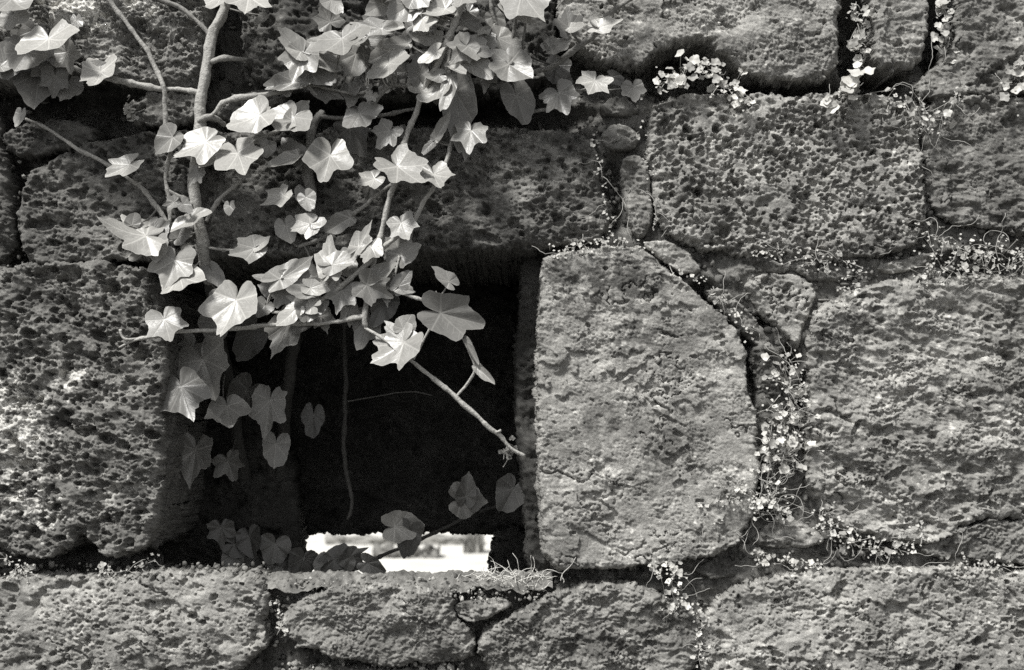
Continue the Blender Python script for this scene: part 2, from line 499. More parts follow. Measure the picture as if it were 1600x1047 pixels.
def make_stone(poly, kind='rugged', front=0.0, tone=0.2, R=18, drop=34, depth=140, seed=1, g=None,
               edge=4.2, tilt=(0, 0), spots=(), rings=None, ck=1, amp=1.0, name='stone'):
    """poly: outline in photograph pixels; front/drop/depth in pixels of depth"""
    g = g or GRID
    f = (D - front * S) / D
    P = np.array(poly, float)
    P = np.array([[CU + (u - CU) * f, CV + (v - CV) * f] for u, v in P])
    P = chaikin(P, ck)
    u0, v0 = P.min(0) - 3 * g - edge * 2; u1, v1 = P.max(0) + 3 * g + edge * 2
    us = np.arange(u0, u1, g); vs = np.arange(v0, v1, g)
    U, V = np.meshgrid(us, vs)
    d = poly_sdf(P, U, V)
    grow = 0.0 if 34 <= seed <= 44 or seed == 15 else (1.0 if seed == 18 else 4.0)
    en = grow + edge * fbm(U / 34, V / 34, seed + 40, 3) * 1.3 + edge * 0.7 * fbm(U / 10, V / 10, seed + 41, 3, 0.6)
    d = d + en
    gv, gu = np.gradient(d, g)
    gl = np.sqrt(gu * gu + gv * gv) + 1e-6
    gu, gv = gu / gl, gv / gl
    h, var = surface(kind, U, V, seed, g)
    h = h * amp
    drop = drop * 0.5
    # edge rounding with a chipped, uneven radius
    Rr = R * 0.55 * np.clip(1 + 1.6 * fbm(U / 45, V / 45, seed + 50, 3), 0.35, 3)
    t = np.clip(d / Rr, 0, 1)
    prof = 1 - np.sqrt(np.clip(1 - (1 - t) ** 2, 0, 1))
    H = front + h - drop * prof + tilt[0] * (U - U.mean()) + tilt[1] * (V - V.mean())
    tn = 1.05 * tone * var
    for (cu, cv, ru, rv, val, thr) in spots:      # lichen, moss and weather stains
        q = 1 - np.sqrt(((U - cu) / ru) ** 2 + ((V - cv) / rv) ** 2)
        nz = fbm(U / 20, V / 16, seed + 60, 5, 0.65)
        mk = sstep(thr, thr + 0.28, q * 0.9 + nz * 0.6)
        tn = tn * (1 - mk) + val * mk * (0.8 + 0.2 * var)
    snap = d < 0.55 * g
    dd = np.where(snap, np.clip(d, -2 * g, 2 * g), 0)
    UU = U - gu * dd; VV = V - gv * dd
    # a little sideways wander so that the face is no pure height field
    UU = UU + np.where(snap, 0, 0.8 * perlin(U / 5, V / 5, seed + 70)); VV = VV + np.where(snap, 0, 0.8 * perlin(U / 5, V / 5, seed + 71))
    ok = d > -0.7 * g
    cell = ok[:-1, :-1] & ok[1:, :-1] & ok[:-1, 1:] & ok[1:, 1:]
    idx = np.arange(U.size).reshape(U.shape)
    Q = np.stack([idx[:-1, :-1][cell], idx[1:, :-1][cell], idx[1:, 1:][cell], idx[:-1, 1:][cell]], -1)
    used = np.unique(Q)
    remap = np.full(U.size, -1); remap[used] = np.arange(len(used))
    Q = remap[Q]
    en_ = en.ravel()[used]
    uu, vv, hh, tt = UU.ravel()[used], VV.ravel()[used], H.ravel()[used], tn.ravel()[used]
    nu, nv = -gu.ravel()[used], -gv.ravel()[used]
    # sides: run the rim back into the wall
    E = np.concatenate([Q[:, [0, 1]], Q[:, [1, 2]], Q[:, [2, 3]], Q[:, [3, 0]]])
    key = np.minimum(E[:, 0], E[:, 1]).astype(np.int64) * len(used) + np.maximum(E[:, 0], E[:, 1])
    _, inv, cnt = np.unique(key, return_inverse=True, return_counts=True)
    B = E[cnt[inv] == 1]
    rim = np.unique(B)
    rmap = np.full(len(used), -1); rmap[rim] = np.arange(len(rim))
    if rings is None:
        rings = [3, 7, 13, 22, 36, 65, depth]
    n0 = len(uu); prev = rim.copy(); quads = [Q]
    cu_, cv_ = [uu], [vv]; ch, ct = [hh], [tt]
    nb = n0
    al = uu[rim] * 0.7 + vv[rim] * 1.1
    base_h = np.full(len(rim), front - drop)
    for k, z in enumerate(rings):
        hz = hh[rim] * max(0, 1 - (k + 1) / 6) + (base_h) * min(1, (k + 1) / 6) - z
        a2 = uu[rim] + vv[rim] * 0.37
        b2 = z + vv[rim] * 0.9 - uu[rim] * 0.3
        off = (fbm(a2 / 30, b2 / 30, seed + 80, 3) * 6 + fbm(a2 / 9, b2 / 9, seed + 81, 4, 0.6) * 4.0) * min(1, (k + 1) / 3) * min(1.0, edge / 3) - (en_[rim] - grow) * 0.9 * min(1, (k + 1) / 4)
        cu_.append(uu[rim] + nu[rim] * off); cv_.append(vv[rim] + nv[rim] * off)
        ch.append(hz); ct.append(tone * (1 + 0.3 * fbm(a2 / 14, b2 / 14, seed + 82, 3)))
        cur = nb + np.arange(len(rim))
        quads.append(np.stack([prev[rmap[B[:, 1]]] if k == 0 else prev[rmap[B[:, 1]]], prev[rmap[B[:, 0]]], cur[rmap[B[:, 0]]], cur[rmap[B[:, 1]]]], -1))
        prev = cur; nb += len(rim)
    # back cap
    cu_.append(np.array([uu.mean()])); cv_.append(np.array([vv.mean()])); ch.append(np.array([ch[-1].mean()])); ct.append(np.array([tone]))
    tri = np.stack([prev[rmap[B[:, 1]]], prev[rmap[B[:, 0]]], np.full(len(B), nb)], -1)
    u_ = np.concatenate(cu_); v_ = np.concatenate(cv_); h_ = np.concatenate(ch); t_ = np.concatenate(ct)
    co = np.stack([(u_ - CU) * S, -h_ * S, ZC + (CV - v_) * S], -1)
    c0 = co.mean(0)
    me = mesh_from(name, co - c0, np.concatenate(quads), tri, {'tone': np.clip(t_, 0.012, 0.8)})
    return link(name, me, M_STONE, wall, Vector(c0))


DEEP = list(np.arange(4, 60, 6)) + list(np.arange(60, 160, 14)) + [200, 260, 360, 480]
STONES = [
    # lintel over the opening
    dict(poly=[(28, 305), (58, 258), (140, 222), (240, 206), (400, 208), (560, 203), (760, 198), (905, 203), (926, 225), (938, 285), (955, 345), (945, 368), (850, 384), (700, 386), (560, 392), (400, 395), (300, 402), (215, 402), (100, 408), (48, 414), (28, 375)],
         kind='porous', front=2, tone=0.14, R=26, drop=40, seed=11, rings=DEEP, spots=[(830, 270, 130, 80, 0.24, 0.35)]),
    # left jamb block
    dict(poly=[(-62, 428), (0, 420), (80, 411), (160, 410), (222, 420), (244, 450), (256, 530), (254, 640), (248, 750), (240, 815), (222, 852), (190, 866), (160, 862), (140, 842), (122, 830), (105, 850), (80, 868), (40, 868), (0, 850), (-62, 846)],
         kind='porous', front=8, tone=0.17, R=20, drop=36, seed=12, rings=DEEP, amp=1.25,
         spots=[(40, 640, 80, 75, 0.58, 0.42), (30, 700, 70, 95, 0.6, 0.36), (50, 790, 75, 60, 0.56, 0.4), (112, 592, 40, 26, 0.58, 0.4), (8, 612, 26, 24, 0.7, 0.36), (180, 770, 60, 50, 0.4, 0.5)]),
    # course under the opening
    dict(poly=[(-62, 912), (60, 904), (150, 906), (240, 897), (330, 899), (402, 906), (412, 940), (404, 975), (414, 1003), (395, 1025), (360, 1052), (330, 1110), (-62, 1110)],
         kind='pocked', front=14, tone=0.27, R=16, drop=36, seed=13, spots=[(350, 940, 80, 60, 0.34, 0.2), (240, 960, 40, 30, 0.42, 0.45), (370, 1010, 60, 40, 0.36, 0.3)], tilt=(0, 0.03)),
    dict(poly=[(444, 978), (449, 952), (482, 932), (540, 920), (620, 917), (680, 922), (702, 942), (708, 966), (727, 982), (739, 1006), (734, 1026), (690, 1034), (600, 1038), (540, 1031), (490, 1016), (455, 1002)],
         kind='layered', front=10, tone=0.2, R=24, drop=36, seed=14),
    dict(poly=[(706, 946), (740, 937), (790, 936), (800, 948), (762, 968), (735, 973), (712, 961)], kind='smooth', front=2, tone=0.26, R=9, drop=20, seed=15, edge=1.5, tilt=(0, 0.2)),
    dict(poly=[(746, 1010), (762, 986), (800, 966), (860, 932), (930, 913), (1000, 916), (1060, 941), (1096, 972), (1091, 1020), (1082, 1050), (1068, 1110), (800, 1110), (770, 1060)],
         kind='layered', front=8, tone=0.21, R=26, drop=36, seed=16, spots=[(930, 950, 120, 40, 0.3, 0.3), (920, 1010, 130, 40, 0.12, 0.35)]),
    dict(poly=[(1112, 950), (1160, 916), (1230, 901), (1320, 891), (1450, 889), (1560, 893), (1662, 900), (1662, 1110), (1108, 1110), (1098, 1040), (1094, 1000)],
         kind='pocked', front=14, tone=0.31, R=18, drop=34, seed=17, spots=[(1200, 980, 110, 70, 0.36, 0.3), (1420, 950, 100, 60, 0.36, 0.45), (1250, 1080, 120, 50, 0.34, 0.4)]),
    # right jamb block
    dict(poly=[(850, 402), (880, 393), (960, 383), (1004, 385), (1080, 450), (1152, 514), (1164, 548), (1166, 606), (1180, 640), (1187, 735), (1176, 800), (1158, 846), (1110, 868), (1040, 880), (960, 889), (878, 890), (852, 868), (845, 780), (841, 650), (842, 520), (846, 440)],
         kind='dressed', front=14, tone=0.29, R=10, drop=34, seed=18, rings=DEEP, edge=3.0, ck=0,
         spots=[(960, 440, 110, 50, 0.11, 0.3), (990, 520, 60, 45, 0.12, 0.35), (880, 430, 40, 30, 0.13, 0.3), (1120, 640, 70, 60, 0.3, 0.35), (900, 800, 60, 70, 0.3, 0.4)]),
    # honeycombed block right of the lintel
    dict(poly=[(1020, 165), (1060, 150), (1150, 148), (1250, 150), (1330, 148), (1400, 154), (1430, 175), (1440, 240), (1446, 320), (1440, 370), (1400, 390), (1320, 402), (1230, 402), (1140, 388), (1080, 384), (1035, 352), (1021, 290), (1012, 220)],
         kind='honey', front=8, tone=0.28, R=18, drop=34, seed=19, amp=1.1),
    # big block at the right edge
    dict(poly=[(1268, 525), (1285, 482), (1330, 457), (1420, 437), (1540, 433), (1662, 440), (1662, 812), (1600, 806), (1535, 808), (1495, 822), (1465, 846), (1400, 842), (1330, 832), (1298, 806), (1266, 770), (1264, 680), (1268, 600)],
         kind='rugged', front=10, tone=0.29, R=22, drop=34, seed=20, amp=1.1, spots=[(1340, 500, 60, 40, 0.14, 0.4), (1500, 640, 110, 30, 0.13, 0.45)]),
    dict(poly=[(1440, 858), (1480, 840), (1530, 818), (1600, 813), (1662, 815), (1662, 874), (1600, 880), (1520, 870), (1455, 868)], kind='layered', front=4, tone=0.19, R=12, drop=26, seed=21),
    # top course
    dict(poly=[(872, -62), (878, 60), (925, 85), (970, 97), (1000, 96), (1022, 76), (1052, 60), (1108, 55), (1136, 86), (1180, 116), (1240, 121), (1298, 119), (1310, 60), (1312, -62)],
         kind='dressed', front=16, tone=0.28, R=16, drop=38, seed=22, amp=1.35),
    dict(poly=[(1364, -62), (1368, 60), (1374, 97), (1400, 102), (1438, 97), (1448, 40), (1446, -62)], kind='smooth', front=10, tone=0.27, R=14, drop=32, seed=23),
    dict(poly=[(1502, -62), (1502, 40), (1484, 92), (1436, 128), (1444, 150), (1530, 148), (1575, 142), (1662, 148), (1662, -62)], kind='smooth', front=3, tone=0.21, R=14, drop=16, seed=24, spots=[(1560, 110, 50, 70, 0.13, 0.3)]),
    dict(poly=[(1447, 168), (1470, 152), (1540, 150), (1600, 152), (1662, 156), (1662, 370), (1600, 362), (1540, 350), (1470, 338), (1450, 290)], kind='smooth', front=1, tone=0.2, R=12, drop=14, seed=26, spots=[(1560, 230, 30, 110, 0.13, 0.35), (1490, 270, 50, 50, 0.13, 0.35)]),
    dict(poly=[(-62, -62), (-62, 130), (20, 128), (90, 118), (150, 104), (190, 124), (250, 134), (300, 138), (312, 100), (322, 0), (322, -62)],
         kind='layered', front=6, tone=0.22, R=20, drop=40, seed=28, amp=1.5, spots=[(110, 10, 70, 34, 0.72, 0.33), (145, 16, 32, 28, 0.8, 0.2), (162, 44, 26, 16, 0.75, 0.3), (236, 18, 20, 16, 0.75, 0.25), (92, 36, 34, 22, 0.7, 0.35), (200, 6, 30, 16, 0.7, 0.35)]),
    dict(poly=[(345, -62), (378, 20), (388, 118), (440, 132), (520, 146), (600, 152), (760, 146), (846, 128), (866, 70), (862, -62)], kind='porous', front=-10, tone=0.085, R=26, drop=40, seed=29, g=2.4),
    # small stones and slips in the joints
    dict(poly=[(196, 160), (240, 144), (296, 142), (308, 165), (300, 186), (240, 190), (204, 184)], kind='porous', front=2, tone=0.18, R=12, drop=26, seed=30),
    dict(poly=[(338, 172), (372, 151), (440, 140), (446, 158), (390, 180), (345, 186)], kind='porous', front=0, tone=0.16, R=10, drop=24, seed=31),
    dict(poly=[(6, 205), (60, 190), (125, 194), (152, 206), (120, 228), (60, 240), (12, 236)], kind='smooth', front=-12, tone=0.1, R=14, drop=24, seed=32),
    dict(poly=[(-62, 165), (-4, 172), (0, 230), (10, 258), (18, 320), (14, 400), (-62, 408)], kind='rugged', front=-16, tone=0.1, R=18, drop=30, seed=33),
    dict(poly=[(938, 208), (962, 191), (988, 194), (1000, 214), (992, 231), (962, 236), (942, 226)], kind='smooth', front=2, tone=0.22, R=9, drop=20, seed=34, edge=1.2, tilt=(0, 0.3)),
    dict(poly=[(934, 166), (958, 148), (985, 151), (1001, 170), (982, 180), (950, 178)], kind='smooth', front=2, tone=0.24, R=9, drop=20, seed=35, edge=1.2, tilt=(0, 0.2)),
    dict(poly=[(968, 252), (998, 238), (1013, 258), (1020, 310), (1021, 348), (1002, 374), (986, 360), (975, 310)], kind='smooth', front=4, tone=0.22, R=8, drop=24, seed=36, edge=1.4),
    dict(poly=[(998, 376), (1050, 376), (1076, 394), (1098, 420), (1086, 429), (1064, 426), (1034, 406)], kind='smooth', front=2, tone=0.33, R=7, drop=18, seed=37, edge=1.4, amp=0.6),
    dict(poly=[(1164, 438), (1200, 426), (1250, 428), (1277, 446), (1266, 490), (1256, 530), (1248, 546), (1214, 508), (1180, 478)], kind='pocked', front=2, tone=0.32, R=12, drop=24, seed=38, edge=2),
    dict(poly=[(1098, 456), (1128, 448), (1168, 482), (1200, 520), (1218, 558), (1192, 545), (1150, 508)], kind='smooth', front=-8, tone=0.22, R=9, drop=20, seed=39, edge=2),
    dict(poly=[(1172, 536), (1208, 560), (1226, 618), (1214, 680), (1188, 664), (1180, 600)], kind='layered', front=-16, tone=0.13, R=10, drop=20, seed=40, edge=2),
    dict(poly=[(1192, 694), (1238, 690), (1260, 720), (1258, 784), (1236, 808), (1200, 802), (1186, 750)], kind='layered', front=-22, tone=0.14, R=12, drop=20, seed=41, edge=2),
    dict(poly=[(1168, 850), (1198, 818), (1256, 812), (1300, 848), (1246, 860)], kind='smooth', front=0, tone=0.26, R=9, drop=20, seed=42, edge=2),
    dict(poly=[(1078, 892), (1110, 874), (1150, 870), (1178, 880), (1168, 900), (1116, 906)], kind='smooth', front=-10, tone=0.13, R=8, drop=18, seed=43, edge=2),
    dict(poly=[(1366, 416), (1420, 401), (1458, 390), (1466, 404), (1432, 420), (1390, 427)], kind='smooth', front=-2, tone=0.28, R=6, drop=16, seed=44, edge=1.5),
    dict(poly=[(1110, 408), (1160, 398), (1300, 412), (1340, 430), (1280, 440), (1250, 424), (1190, 420), (1140, 440)], kind='rugged', front=-12, tone=0.17, R=12, drop=20, seed=45, edge=3),
    dict(poly=[(420, 1062), (520, 1044), (640, 1050), (740, 1056), (760, 1110), (400, 1110)], kind='rugged', front=-4, tone=0.16, R=14, drop=26, seed=46, edge=3),
    # inside of the opening: stones coloured near black to deepen its shade
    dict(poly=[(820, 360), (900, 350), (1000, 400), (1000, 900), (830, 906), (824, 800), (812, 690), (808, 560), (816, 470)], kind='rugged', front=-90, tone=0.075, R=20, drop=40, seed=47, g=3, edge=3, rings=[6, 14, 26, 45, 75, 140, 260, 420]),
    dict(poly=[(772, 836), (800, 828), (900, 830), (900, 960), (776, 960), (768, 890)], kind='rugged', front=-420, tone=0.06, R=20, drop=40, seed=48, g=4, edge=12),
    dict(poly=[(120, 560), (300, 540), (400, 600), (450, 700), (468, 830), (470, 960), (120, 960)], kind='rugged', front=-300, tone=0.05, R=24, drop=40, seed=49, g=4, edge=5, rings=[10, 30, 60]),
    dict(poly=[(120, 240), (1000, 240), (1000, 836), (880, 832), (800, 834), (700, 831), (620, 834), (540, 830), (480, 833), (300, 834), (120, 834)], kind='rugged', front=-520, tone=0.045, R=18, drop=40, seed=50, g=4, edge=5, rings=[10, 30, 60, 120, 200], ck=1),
]
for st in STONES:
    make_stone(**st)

# the wall goes on beyond the picture
r2 = random.Random(5)
def outer(u0, u1, v0, v1, seed):
    j = lambda: r2.uniform(-9, 9)
    make_stone([(u0 + 10 + j(), v0 + 8 + j()), ((u0 + u1) / 2 + j(), v0 + 5 + j()), (u1 - 10 + j(), v0 + 8 + j()), (u1 - 5 + j(), (v0 + v1) / 2), (u1 - 10 + j(), v1 - 8 + j()), ((u0 + u1) / 2, v1 - 5 + j()), (u0 + 10 + j(), v1 - 8 + j()), (u0 + 5 + j(), (v0 + v1) / 2)],
               kind=r2.choice(['rugged', 'porous', 'dressed']), front=r2.uniform(0, 14), tone=r2.uniform(0.17, 0.25), R=20, drop=34, seed=seed, g=13, edge=5, rings=[6, 16, 40, 140])
sd = 200
def course(u0, u1, v0, v1):
    global sd
    u = u0
    while u < u1 - 1:
        w = min(r2.uniform(260, 430), u1 - u)
        if u1 - (u + w) < 130: w = u1 - u
        outer(u, u + w, v0, v1, sd); sd += 1
        u += w
for v0, v1 in ((-640, -350), (-350, -66)):
    course(-900, 2500, v0, v1)
for v0, v1 in ((1114, 1400), (1400, 1720), (1720, 2050), (2050, 2400)):
    course(-900, 2500, v0, v1)
for v0, v1 in ((-66, 230), (230, 520), (520, 820), (820, 1114)):
    course(-900, -66, v0, v1); course(1666, 2500, v0, v1)

# joint filling: earth and old mortar behind the stones, open at the window
def mortar(u0, u1, v0, v1, g, hole, seed, base):
    us = np.arange(u0, u1 + g, g); vs = np.arange(v0, v1 + g, g)
    U, V = np.meshgrid(us, vs)
    h = base(U, V) + fbm(U / 60, V / 60, seed, 4) * 10 + fbm(U / 13, V / 13, seed + 1, 4, 0.6) * 5
    t = (0.1 + 0.06 * sstep(860, 960, U)) * (1 + 0.5 * fbm(U / 40, V / 40, seed + 2, 3) + 0.4 * fbm(U / 7, V / 7, seed + 3, 2))
    idx = np.arange(U.size).reshape(U.shape)
    cu = (U[:-1, :-1] + g / 2); cv = (V[:-1, :-1] + g / 2)
    keep = ~hole(cu, cv)
    Q = np.stack([idx[:-1, :-1][keep], idx[1:, :-1][keep], idx[1:, 1:][keep], idx[:-1, 1:][keep]], -1)
    co = np.stack([(U - CU) * S, -h * S, ZC + (CV - V) * S], -1).reshape(-1, 3)
    me = mesh_from('mortar', co, Q, None, {'tone': np.clip(t.ravel(), 0.02, 0.6)})
    o = link('mortar', me, M_SOIL, wall, Vector((0, 0, 0)))
    o['kind'] = 'stuff'
def base_depth(U, V):
    right = sstep(860, 960, U)
    low = sstep(890, 915, V)
    top = sstep(180, 120, V)
    hollow = 0
    for (cu, cv, ru, rv, a) in ((1090, 100, 95, 60, 110), (1340, 45, 34, 70, 90), (1478, 40, 34, 70, 90), (1385, 118, 40, 30, 90), (1230, 135, 90, 22, 60), (100, 170, 130, 40, 60),
                                (640, 175, 280, 34, 70), (15, 330, 30, 90, 40), (130, 880, 120, 26, 60), (960, 300, 18, 60, 40), (1360, 862, 60, 20, 24), (1540, 410, 80, 22, 34), (1215, 770, 40, 50, 24), (960, 900, 130, 16, 30), (1055, 420, 22, 16, 50), (1100, 448, 22, 14, 50), (1112, 470, 20, 12, 50), (1140, 500, 22, 14, 50), (1172, 530, 16, 16, 50), (1176, 590, 9, 50, 40), (1240, 560, 14, 30, 50), (1195, 500, 20, 12, 40), (1262, 640, 10, 60, 40)):
        hollow = hollow + a * np.clip(1.3 - ((U - cu) / ru) ** 2 - ((V - cv) / rv) ** 2, 0, 1)
    return -hollow - 54 + 37 * right + 22 * low * (1 - right) - 26 * top * (1 - 0.2 * right)
mortar(-62, 1662, -62, 1110, 4.5, lambda u, v: (u > 235) & (u < 850) & (v > 380) & (v < 912), 301, base_depth)
mortar(-900, 2500, -640, 2400, 18.0, lambda u, v: (u > -56) & (u < 1658) & (v > -56) & (v < 1104), 305, lambda U, V: -50 + 0 * U)

# sill inside the opening, falling away to the far side
def sill():
    us = np.arange(225, 866, 3.0); ds = np.concatenate([np.arange(6, 140, 3.0), np.arange(140, 760, 14.0)])
    U, Dp = np.meshgrid(us, ds)
    t = np.clip((Dp - 40) / 700, 0, 1)
    zv = 912 - 10 * sstep(-20, 30, Dp) + 130 * t ** 1.1 - 3 + fbm(U / 40, Dp / 40, 400, 4) * 7 + fbm(U / 10, Dp / 10, 401, 3) * 2.5
    zv = zv + 20 * sstep(48, 6, Dp) + fbm(U / 22, Dp / 22, 405, 3) * 4
    tn = 0.2 * (1 + 0.5 * fbm(U / 30, Dp / 30, 402, 3) + 0.4 * fbm(U / 7, Dp / 7, 403, 2))
    i = np.arange(U.size).reshape(U.shape)
    Q = np.stack([i[:-1, :-1], i[:-1, 1:], i[1:, 1:], i[1:, :-1]], -1).reshape(-1, 4)
    co = np.stack([(U - CU) * S, Dp * S, ZC + (CV - zv) * S], -1).reshape(-1, 3)
    link('sill', mesh_from('sill', co, Q, None, {'tone': np.clip(tn.ravel(), 0.02, 0.6)}), M_SOIL, wall, Vector((0, 0, 0)))
sill()

# ------------------------------------------------------------------ ivy
SHAPES = {
    'five': [(0, 1.0), (4, .93), (10, .83), (18, .73), (28, .65), (36, .63), (44, .70), (52, .83), (56, .89), (60, .84), (70, .71), (82, .63), (92, .64), (102, .70), (108, .73), (114, .68), (126, .58), (140, .51), (156, .40), (168, .26), (176, .12), (180, .06)],
    'three': [(0, 1.0), (4, .94), (12, .84), (22, .75), (34, .68), (46, .74), (56, .88), (62, .97), (66, .92), (78, .77), (100, .67), (120, .63), (140, .58), (156, .47), (168, .30), (176, .13), (180, .06)],
    'heart': [(0, 1.0), (10, .93), (25, .82), (45, .74), (65, .70), (85, .67), (110, .65), (135, .60), (153, .48), (168, .3), (176, .12), (180, .06)],
    'oval': [(0, 1.0), (10, .90), (25, .66), (45, .46), (65, .36), (90, .30), (120, .24), (150, .15), (180, .05)],
    'bat': [(0, .95), (12, .86), (28, .76), (42, .78), (56, .92), (66, 1.06), (74, 1.0), (88, .82), (110, .70), (135, .64), (155, .48), (168, .30), (176, .13), (180, .06)],
}
NA, NR = 76, 7


def leaf_mesh(shape, seed, curl, fold, wav):
    r_ = np.random.default_rng(seed)
    th = np.linspace(-180, 180, NA, endpoint=False)
    c = np.array(SHAPES[shape])
    def side(t, sgn):
        js = 1 + 0.07 * r_.normal(size=len(c)) * sgn
        return np.interp(t, c[:, 0], c[:, 1] * js)
    rl = side(np.abs(th), 1); rr = side(np.abs(th), -1)
    r = np.where(th < 0, rl, rr)
    r = r + 0.012 * np.sin(np.radians(th) * 23 + r_.random() * 6)
    r = 0.08 * np.roll(r, 1) + 0.84 * r + 0.08 * np.roll(r, -1)
    skew = r_.normal() * 0.05
    t = np.radians(th)
    rho = np.linspace(0, 1, NR + 1)[1:]
    X = rho[:, None] * (r * np.cos(t))[None]; Y = rho[:, None] * (r * np.sin(t))[None]
    hw = np.abs(r * np.sin(t)).max()
    lp = np.stack([X, Y, 0 * X + rho[:, None]], -1)
    x = X; y = Y / hw
    p1, p2, p3 = r_.random(3) * 6.28
    z = fold * np.abs(y) ** 1.3 - curl * np.where(x > 0, x ** 2, 0.25 * x ** 2)
    z = z + wav * (rho[:, None] ** 1.5) * (np.sin(3 * t + p1) * 0.6 + np.sin(5 * t + p2) * 0.5 + np.sin(9 * t + p3) * 0.25)[None]
    # blistered between the veins
    dv = np.min(np.abs(((th[:, None] - np.array(VEINS)[None]) + 180) % 360 - 180), axis=1)
    z = z + 0.028 * (rho * (1 - 0.4 * rho))[:, None] * np.sin(np.clip(dv / 25, 0, 1) * np.pi / 2)[None]
    y = y + skew * x * x
    co = np.stack([x, y, z], -1).reshape(-1, 3)
    co = np.concatenate([[[0, 0, 0]], co]); lpp = np.concatenate([[[0, 0, 0]], lp.reshape(-1, 3)])
    q = []; tr = []
    for a in range(NA):
        b = (a + 1) % NA
        tr.append((0, 1 + a, 1 + b))
    a = np.arange(NA); b = (a + 1) % NA
    for k in range(NR - 1):
        o = 1 + k * NA
        q.append(np.stack([o + a, o + NA + a, o + NA + b, o + b], -1))
    return co, np.concatenate(q), np.array(tr), lpp


CLS = {'B': ((-.12, -.82, .54), 0.38), 'M': ((-.02, -.94, .22), 0.26), 'D': ((0.1, -.97, .1), 0.24), 'K': ((.1, -.98, -.05), 0.1)}  # facing and tone per class; leaves in shade are also painted darker
stem_pts = []      # (point, vine) of every stem, for the leaf stalks


def tube(pts, rad, seg=8, close=True):
    P = np.array(pts, float); n = len(P)
    T = np.gradient(P, axis=0); T /= np.linalg.norm(T, axis=1)[:, None] + 1e-9
    ref = np.array([0.3, 1.0, 0.2]); N = np.cross(T, ref); N /= np.linalg.norm(N, axis=1)[:, None] + 1e-9
    Bn = np.cross(T, N)
    a = np.arange(seg) * 2 * np.pi / seg
    rad = np.asarray(rad, float)
    if rad.ndim == 0: rad = np.full(n, float(rad))
    if rad.ndim == 1: rad = rad[:, None]
    co = P[:, None, :] + rad[..., None] * (np.cos(a)[None, :, None] * N[:, None, :] + np.sin(a)[None, :, None] * Bn[:, None, :])
    i = np.arange(n * seg).reshape(n, seg); j = np.roll(i, -1, 1)
    q = np.stack([i[:-1], j[:-1], j[1:], i[1:]], -1).reshape(-1, 4)
    co = co.reshape(-1, 3); tr = []
    if close:
        co = np.concatenate([co, P[:1], P[-1:]])
        for k in range(seg):
            tr.append((i[0, (k + 1) % seg], i[0, k], n * seg)); tr.append((i[-1, k], i[-1, (k + 1) % seg], n * seg + 1))
    return co, q, np.array(tr, int).reshape(-1, 3)


def spline(P, step):
    P = np.array(P, float)
    if len(P) == 2:
        n = max(2, int(np.linalg.norm(P[1, :2] - P[0, :2]) / step)); t = np.linspace(0, 1, n + 1)[:, None]
        return P[0] * (1 - t) + P[1] * t
    Q = np.concatenate([[2 * P[0] - P[1]], P, [2 * P[-1] - P[-2]]])
    out = []
    for i in range(1, len(Q) - 2):
        p0, p1, p2, p3 = Q[i - 1:i + 3]
        n = max(1, int(np.linalg.norm(p2[:2] - p1[:2]) / step))
        for t in np.arange(n) / n:
            out.append(0.5 * (2 * p1 + (p2 - p0) * t + (2 * p0 - 5 * p1 + 4 * p2 - p3) * t * t + (3 * p1 - p0 - 3 * p2 + p3) * t ** 3))
    out.append(P[-1])
    return np.array(out)


def stem(vine, pts, tone=0.42, seed=0, knob=0.24, name='stem', seg=10):
    """pts: (u, v, radius px, depth mm)"""
    Q = spline(pts, 2.5)
    W3 = np.array([W(q[0], q[1], q[3] / 1000) for q in Q])
    rr = np.random.default_rng(seed + 900)
    n = len(Q)
    s = np.cumsum(np.concatenate([[0], np.linalg.norm(np.diff(Q[:, :2], axis=0), axis=1)]))
    rad = np.maximum(Q[:, 2] * 0.9, 0.4) * S; tone = tone * 0.8
    wob = 1 + knob * perlin(s / 22, np.full(n, seed * 3.3), seed + 5) + 0.35 * knob * perlin(s / 6, np.full(n, seed * 1.7), seed + 6)
    nodes = np.cumsum(rr.uniform(18, 46, 60)); dn = np.min(np.abs(s[:, None] - nodes[None]), axis=1)
    wob = wob * (1 + (0.26 if Q[:, 2].max() < 7 else 0.1) * np.exp(-(dn / 3.2) ** 2))
    ang = np.arange(seg) * 2 * np.pi / seg
    flut = 1 + 0.22 * perlin(np.cos(ang)[None] * 1.6 + s[:, None] / 60 + seed, np.sin(ang)[None] * 1.6 + s[:, None] / 45, seed + 8)
    W3[:, 0] += perlin(s / 30, 0 * s, seed + 11) * 1.8 * S; W3[:, 2] += perlin(s / 30, 0 * s + 4, seed + 12) * 1.1 * S
    co, q, t = tube(W3, (rad * wob)[:, None] * flut, seg)
    c0 = W3[0].copy()
    o = link(name, mesh_from(name, co - c0, q, t), M_BARK, vine, Vector(c0))
    o.color = (tone, tone, tone, 1)
    for p, qq in zip(W3[::2], Q[::2]):
        stem_pts.append((qq[0], qq[1], p, vine))
    return o


LN = [0]


